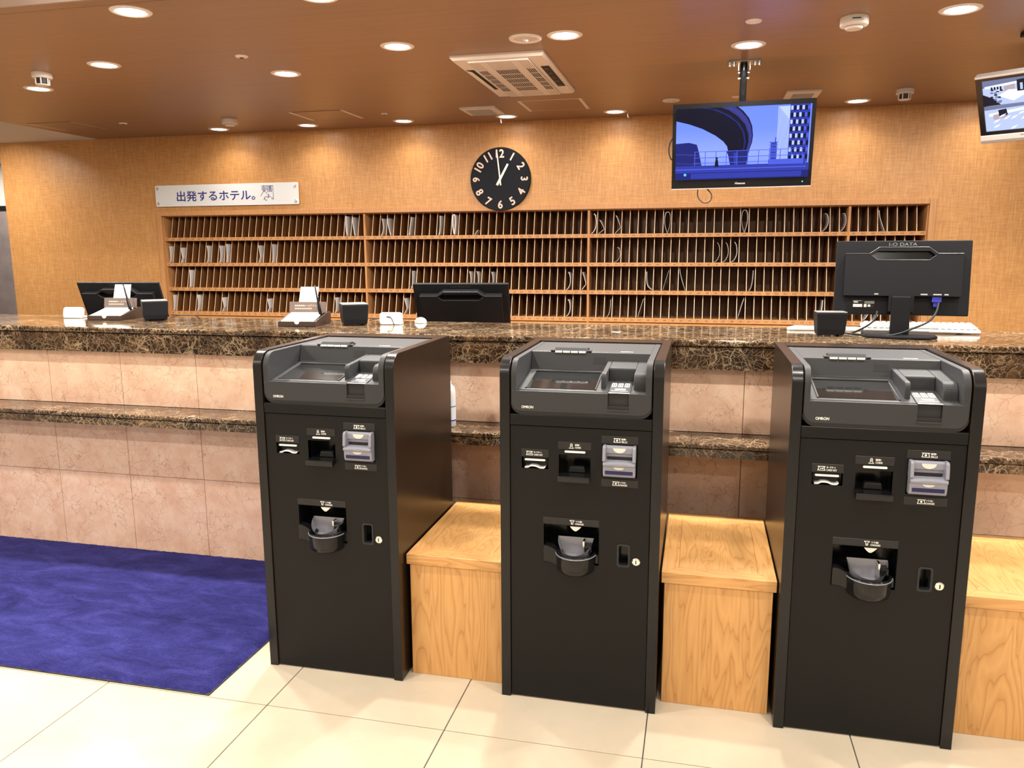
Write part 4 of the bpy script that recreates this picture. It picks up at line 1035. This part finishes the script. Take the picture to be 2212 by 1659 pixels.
    for i in range(6):
        e = lambda p, q, k: p*(1-k)+q*k
        pg(2, [e(A[i], Cc[i], .05), e(A[i], Cc[i], .28), e(A[i+1], Cc[i+1], .28), e(A[i+1], Cc[i+1], .05)])
        pg(7, [e(A[i], Cc[i], .5), e(A[i], Cc[i], .62), e(A[i+1], Cc[i+1], .62), e(A[i+1], Cc[i+1], .5)])
        pg(3, [e(A[i], Cc[i], .13), e(A[i], Cc[i], .18), e(A[i+1], Cc[i+1], .18), e(A[i+1], Cc[i+1], .13)])
    pg(7, [(.385, .61), (.40, .66), (.55, .66), (.56, .60)]); pg(7, [(.40, .66), (.425, .88), (.535, .88), (.55, .66)]); pg(3, [(.44, .63), (.45, .88), (.475, .88), (.47, .63)])
    pg(7, [(0, .48), (.0, .9), (.25, .9), (.20, .80), (.18, .62), (.16, .50), (.10, .47)]); pg(2, [(0, .62), (0, .64), (.18, .66), (.18, .64)]); pg(2, [(0, .75), (0, .765), (.19, .79), (.19, .775)])
    rc(3, 0, 1, .80, .90); rc(5, 0, .98, .845, .86); rc(7, 0, 1, .90, 1.0); rc(3, .12, .95, .91, .985)
    rc(5, .70, .96, .74, .81)
    for v in (.60, .685, .76): rc(5, .14, .96, v, v+.008)
    for i in range(11): rc(5, .145+i*.08, .150+i*.08, .60, .80)
    rc(1, .308, .322, .715, .80); pg(1, [(.305, .73), (.300, .82), (.330, .82), (.325, .73)]); pg(1, arc(.315, .70, .009, 0, 360, 8, .016)[:-1][::-1])
    pg(6, arc(.075, .925, .011, 0, 360, 12, .02)[:-1][::-1])
    s.build('screen_picture', cols, scr)
    MB().tube(spline([(-.372, .02, .05), (-.388, .03, .02), (-.392, .03, -.02), (-.38, .03, -.06), (-.36, .03, -.07)], 5), .004, 8).build('side_cable', RUBBER, t)
    MB().tube(spline([(-.215, .06, -.19), (-.225, .04, -.235), (-.222, .04, -.275), (-.19, .04, -.305), (-.155, .04, -.295), (-.15, .04, -.26), (-.175, .05, -.225), (-.18, .06, -.19)], 6), .0035, 8).build('cable_loop', RUBBER, t)
    # ceiling mount
    k = thing('television_mount', 'black pole and steel bracket holding the television to the ceiling', 'mount', (.57, 2.45, CEIL))
    MB().prism([(-.085, -.06), (.085, -.06), (.085, .05), (-.085, .05)], 'z', -.006, -.0005).build('ceiling_plate', STEEL, k, bevel=.001)
    for sx in (-1, 1):
        MB().box(sx*.03-.002, sx*.03+.002, -.045, .04, -.05, -.0065).build('bracket_ear', STEEL, k)
        for y in (-.05,):
            for x in (.055, .078): MB().lathe([(.0, -.03), (.007, -.03), (.007, -.018), (.011, -.016), (.011, -.0065)], 14, (sx*x, y, 0)).build('bolt', STEEL, k)
    MB().lathe([(.0, -.47), (.019, -.47), (.019, -.0065)], 24).build('pole', BLACKGLOSS, k, smooth=True)
    MB().lathe([(.022, -.075), (.022, -.045)], 24).build('collar', MBLACK, k)
    for z in (-.055, -.085):
        mb = MB(); mb.T = Matrix.Translation((0, 0, z)) @ Matrix.Rotation(pi/2, 4, 'Y'); mb.lathe([(0, -.03), (.006, -.03), (.006, .03), (0, .03)], 10); mb.build('cross_bolt', STEEL, k)
    MB().box(-.10, .10, -.045, -.018, -.52, -.30).build('tilt_plate', MBLACK, k)
build_tv()
def build_cctv():
    c = Vector((1.955, 2.33, 2.155)); W, H = .225, .183
    t = thing('camera_monitor', 'silver framed surveillance monitor with four camera views at the right edge', 'monitor', c, -.593)
    T = Matrix.Rotation(.56, 4, 'X')
    sx0, sx1, sz0, sz1 = -W+.028, W-.028, -H+.062, H-.026
    b = MB(); b.T = T; plate_holes(b, -W+.002, W-.002, -H+.045, H-.012, -.014, .02, [(sx0, sx1, sz0, sz1)]); b.build('bezel', TVB, t)
    mb = MB(); mb.T = T; mb.box(-W, W, -.018, .03, H-.0118, H); mb.build('top_strip', SILVER, t, bevel=.003)
    mb = MB(); mb.T = T; mb.prism([(-.018, -H+.0448), (-.024, -H+.02), (-.018, -H), (.03, -H), (.03, -H+.0448)], 'x', -W, W); bot = mb.build('bottom_strip', SILVER, t, bevel=.003)
    mb = MB(); mb.T = T; mb.text('SHARP', -.02, -H+.036, -.0215, .008); mb.build('maker_name', RUBBER, bot)
    mb = MB(); mb.T = T; mb.box(-W+.002, W-.002, .0205, .075, -H+.01, H-.012); mb.build('back_shell', SILVER, t, bevel=.015)
    cols = [emit('cam_grey', (.36, .42, .62)), emit('cam_light', (.62, .70, .98)), emit('cam_dark', (.01, .01, .018)), emit('cam_mid', (.12, .14, .24)), emit('cam_warm', (.33, .28, .30))]
    s = MB(); s.T = T; L = [0]
    def pg(m_, pts): L[0] += 1; s.m = m_; s.poly([(sx0+u*(sx1-sx0), -.004-L[0]*.00015, sz1-v*(sz1-sz0)) for u, v in pts])
    rng = random.Random(3)
    for qx in (0, 1):
        for qy in (0, 1):
            f = lambda pts: [(.5*qx+.5*u*.985+.002, .5*qy+.5*v*.985+.002) for u, v in pts]
            pg(0, f([(0,1),(1,1),(1,0),(0,0)]))
            if qy == 0:
                pg(3, f([(0, .3), (1, .2), (1, 0), (0, 0)])); pg(1, f([(.05, .25), (.95, .15), (.95, .24), (.05, .34)])); pg(4, f([(.5, .5), (.75, .45), (.75, .25), (.5, .3)]))
                pg(1, f([(.35, .65), (.7, .9), (.98, .7), (.98, .5), (.6, .45)])); pg(2, f([(0, .55), (0, 1), (.4, 1), (.25, .75)])); pg(2, f([(.8, .55), (.97, .55), (.97, .1), (.8, .12)])); pg(0, f([(.87, .5), (.93, .5), (.93, .25), (.87, .25)]))
                for i in range(16): 
                    u, v = rng.uniform(.08, .45), rng.uniform(.35, .9); pg(rng.choice((1, 2, 2, 3)), f([(u, v+.06), (u+.07, v+.07), (u+.06, v), (u, v)]))
                for i in range(4): pg(2, f([(.2+i*.07, .4), (.24+i*.07, .4), (.24+i*.07, .28), (.2+i*.07, .28)]))
            else:
                pg(3, f([(0, .15), (1, .1), (1, 0), (0, 0)])); pg(1, f([(.1, .3), (1, .15), (1, .25), (.1, .42)])); pg(4, f([(.2, .55), (.55, .5), (.5, .3), (.2, .35)])); pg(2, f([(.34, .42), (.55, .40), (.52, .15), (.33, .18)]))
                for i, (u, v) in enumerate([(.2, .85), (.45, .55), (.6, .95), (.62, .55), (.85, .6), (.2, .65), (.8, .4), (.35, .45)]): pg(1 if qx == 0 else 3, f([(u-.02, v+.04), (u+.10, v-.02), (u+.17, v-.12), (u+.04, v-.06)]))
                if qx: pg(2, f([(0, 1), (.6, 1), (.5, .3), (0, .2)]))
    s.build('screen', cols, t)
    k = thing('monitor_mount', 'black ceiling pole of the surveillance monitor at the right edge', 'mount', (2.06, 2.47, CEIL))
    MB().box(-.07, .07, -.06, .06, -.008, -.0005).build('ceiling_plate', MBLACK, k); MB().box(-.23, -.05, -.36, -.32, -.022, -.0005).build('cable_box', MBLACK, k)
    MB().lathe([(0, -.30), (.016, -.30), (.016, -.008)], 20).build('pole', MBLACK, k, smooth=True)
build_cctv()

# ------------------------------------------------------------------ ceiling fittings
def build_ceiling_fittings():
    Z = CEIL
    # two-way cassette air conditioner
    x0, x1, y0, y1 = -.962, -.452, 1.90, 2.955; cx, cy = (x0+x1)/2, (y0+y1)/2
    t = thing('air_conditioner', 'white two-way ceiling cassette air conditioner with grilles', 'air conditioner', (cx, cy, Z)); W, D = (x1-x0)/2, (y1-y0)/2
    V = []
    for k, z in ((1, -.0005), (1, -.012), (.955, -.024)): 
        a, b = W-(1-k)*W*1.2, D-(1-k)*W*1.2; V += [(-a, -b, z), (a, -b, z), (a, b, z), (-a, b, z)]
    p = MB().add(V, [(i+4*k, (i+1) % 4+4*k, (i+1) % 4+4*k+4, i+4*k+4) for k in range(2) for i in range(4)]+[(11, 10, 9, 8)]); p.f = [f[::-1] for f in p.f]
    p.build('panel', CREAMW, t, bevel=.003)
    MB().box(-.165, .165, -D*.93, D*.93, -.034, -.0245).build('intake_panel', CREAMW, t, bevel=.004)
    for gx0, gx1 in ((-.160, -.112), (-.062, .062), (.112, .160)):
        gr = MB().box(gx0, gx1, -.30, .30, -.0352, -.0341).build('grille', GRILLE, t)
        mb = MB()
        for i in range(6): y = -.30+.12*i-.004; mb.box(gx0, gx1, y, y+.008, -.0372, -.0353)
        nb = max(3, round((gx1-gx0)/.013))
        for i in range(nb+1):
            x = gx0+(gx1-gx0)*i/nb; mb.box(x-.0014, x+.0014, -.30, .30, -.0368, -.0353)
        mb.build('grille_bars', CREAMW, gr)
        mb = MB()
        for i in range(nb+1):
            x = gx0+(gx1-gx0)*i/nb
            mb.box(x-.002, x+.002, -D*.9, -.305, -.0346, -.0341).box(x-.002, x+.002, .305, D*.9, -.0346, -.0341)
        mb.build('ribs', mat('ac_rib', (.55, .5, .47), .5), t)
    for sx in (-1, 1):
        a = sorted((sx*.190, sx*.236)); sl = MB().box(a[0], a[1], -.28, .27, -.0262, -.0245).build('air_outlet', RUBBER if sx > 0 else GRILLE, t)
        mb = MB()
        if sx > 0:
            for i in range(5): mb.box(a[0]+.01, a[1]-.012, -.25+i*.11, -.19+i*.11, -.0285, -.0263)
        else: mb.prism([(a[0], -.0263), (a[0]+.03, -.034), (a[0]+.034, -.033), (a[0]+.006, -.0263)], 'y', -.27, .26)
        mb.build('louver', CREAMW if sx < 0 else GRILLE, sl)
    # flush access hatches
    for (a, b, c, d), lab in {(-.905, -.454, 3.258, 3.669): 'square access hatch with pale rim behind the air conditioner', (-2.655, -2.215, 3.262, 3.635): 'square access hatch with pale rim left of the clock', (-4.93, -4.50, 3.20, 3.585): 'square access hatch in the dark far left ceiling'}.items():
        t = thing('access_hatch', lab, 'hatch', ((a+b)/2, (c+d)/2, Z), 0, 'ceiling access hatches'); W, D = (b-a)/2, (d-c)/2
        for sx in (-1, 1): MB().box(min(sx*W, sx*(W-.024)), max(sx*W, sx*(W-.024)), -D, D, -.0035, -.0004).build('side_rail', STEEL if a < -4 else CREAMW, t)
        for sy in (-1, 1): MB().box(-W+.0245, W-.0245, min(sy*D, sy*(D-.005)), max(sy*D, sy*(D-.005)), -.003, -.0004).build('end_rail', CWOOD if a < -1 else CREAMW, t)
        MB().box(-W+.025, W-.025, -D+.0055, D-.0055, -.0028, -.0004).build('hatch_panel', CWOOD, t)
    # square vents
    for (a, b, c, d), lab in {(-1.365, -1.10, 3.385, 3.69): 'square white ceiling vent left of the square hatch', (.884, 1.10, 3.348, 3.612): 'square white ceiling vent right behind the television'}.items():
        t = thing('ceiling_vent', lab, 'vent', ((a+b)/2, (c+d)/2, Z), 0, 'square ceiling vents'); W, D = (b-a)/2, (d-c)/2; f = .042
        MB().add([(-W,-D,-.0005),(W,-D,-.0005),(W,D,-.0005),(-W,D,-.0005),(-W,-D,-.012),(W,-D,-.012),(W,D,-.012),(-W,D,-.012),(-W+f,-D+f,-.018),(W-f,-D+f,-.018),(W-f,D-f,-.018),(-W+f,D-f,-.018)],
                 [(0,1,5,4),(1,2,6,5),(2,3,7,6),(3,0,4,7),(4,5,9,8),(5,6,10,9),(6,7,11,10),(7,4,8,11),(8,9,10,11)]).build('frame', CREAMW, t)
        g = MB().box(-W+f, W-f, -D+f, D-f, -.0192, -.0181).build('core', mat('vent_core', (.33, .30, .28), .6), t)
        mb = MB()
        for i in range(9): y = -D+f+(2*D-2*f)*(i+.5)/9; mb.box(-W+f, W-f, y-.004, y+.004, -.022, -.0193)
        mb.build('slats', mat('vent_slat', (.5, .46, .43), .5), g)
    # smoke detectors
    for (x, y, kind), lab in {(-3.358, 1.706, 0): 'white heat detector with open cage at upper left of the ceiling', (-3.258, 3.435, 1): 'low round smoke detector near the back wall at left', (1.005, 1.68, 1): 'white round smoke detector with a paper tag at upper right', (1.628, 3.501, 0): 'white heat detector with open cage near the back wall at right'}.items():
        t = thing('smoke_detector', lab, 'smoke detector', (x, y, Z), 0, 'ceiling detectors')
        if kind == 0:
            MB().lathe([(0, -.03), (.05, -.03), (.054, -.024), (.054, -.0005)], 32).build('base', CREAMW, t, smooth=False)
            MB().lathe([(0, -.056), (.030, -.056), (.030, -.0305)], 24).build('core', GRILLE, t)
            for i in range(6):
                a = 2*pi*i/6; MB().tube([(.036*cos(a), .036*sin(a), -.0305), (.036*cos(a), .036*sin(a), -.062)], .004, 6).build('cage_post', CREAMW, t)
            MB().lathe([(0, -.068), (.032, -.068), (.038, -.063), (.0, -.0605)], 24).build('cage_ring', CREAMW, t)
        else:
            MB().lathe([(0, -.05), (.034, -.05), (.040, -.040), (.058, -.036), (.060, -.03), (.060, -.0005)], 36).build('body', CREAMW, t)
            MB().lathe([(.0415, -.0415), (.0415, -.038)], 36).build('groove', GRILLE, t)
            if x > 0:
                tg_ = MB().box(-.028, .028, -.0612, -.0602, -.026, -.008).build('tag', WHITE, t)
                mb = MB(); mb.quad(-.018, .018, -.019, -.014, -.0614); mb.build('tag_print', GREYP, tg_)
    # round speakers and small discs
    for (x, y, r), lab in {(-.493, 1.65, .082): 'round white ceiling speaker beside a lit downlight', (.136, 3.489, .06): 'round white ceiling speaker left of the television'}.items():
        t = thing('ceiling_speaker', lab, 'speaker', (x, y, Z), 0, 'round ceiling speakers')
        MB().lathe([(r*.72, -.004), (r*.8, -.010), (r*.96, -.008), (r, -.0005)], 40).build('rim', CREAMW, t, smooth=True)
        MB().lathe([(0, -.006), (r*.3, -.006), (r*.72, -.004)], 40).build('grille', mat('speaker_grille', (.62, .56, .52), .6), t)
        MB().lathe([(0, -.016), (r*.16, -.015), (r*.2, -.0065)], 20).build('centre_cap', CREAMW, t, smooth=True)
    for (x, y, r), lab in {(-2.023, 1.63, .034): 'small white disc on the ceiling left of centre', (-4.18, 3.376, .034): 'small white disc in the dark far left ceiling', (-1.985, 3.488, .026): 'small white disc near the back wall left of the clock', (.57, 1.621, .037): 'small white disc above the television bracket', (.568, 3.465, .03): 'small disc behind the television pole'}.items():
        t = thing('ceiling_sensor', lab, 'sensor', (x, y, Z), 0, 'small ceiling discs')
        MB().lathe([(0, -.009), (r*.5, -.009), (r*.9, -.006), (r, -.0005)], 28).build('disc', CREAMW, t)
        MB().lathe([(0, -.012), (r*.3, -.012), (r*.34, -.0095)], 16).build('eye', GRILLE if x < 0 else CREAMW, t)
    for (x, y), lab in {(-1.19, 3.93): 'tiny white hook left of the downlight above the clock', (-.20, 3.93): 'tiny white hook right of the downlight near the television'}.items():
        o = MB().tube([(0, 0, -.0005), (0, 0, -.03), (.006, 0, -.036)], .004, 6).build('ceiling_hook', WHITE); o.location = (x, y, Z); tag(o, lab, 'hook')
build_ceiling_fittings()
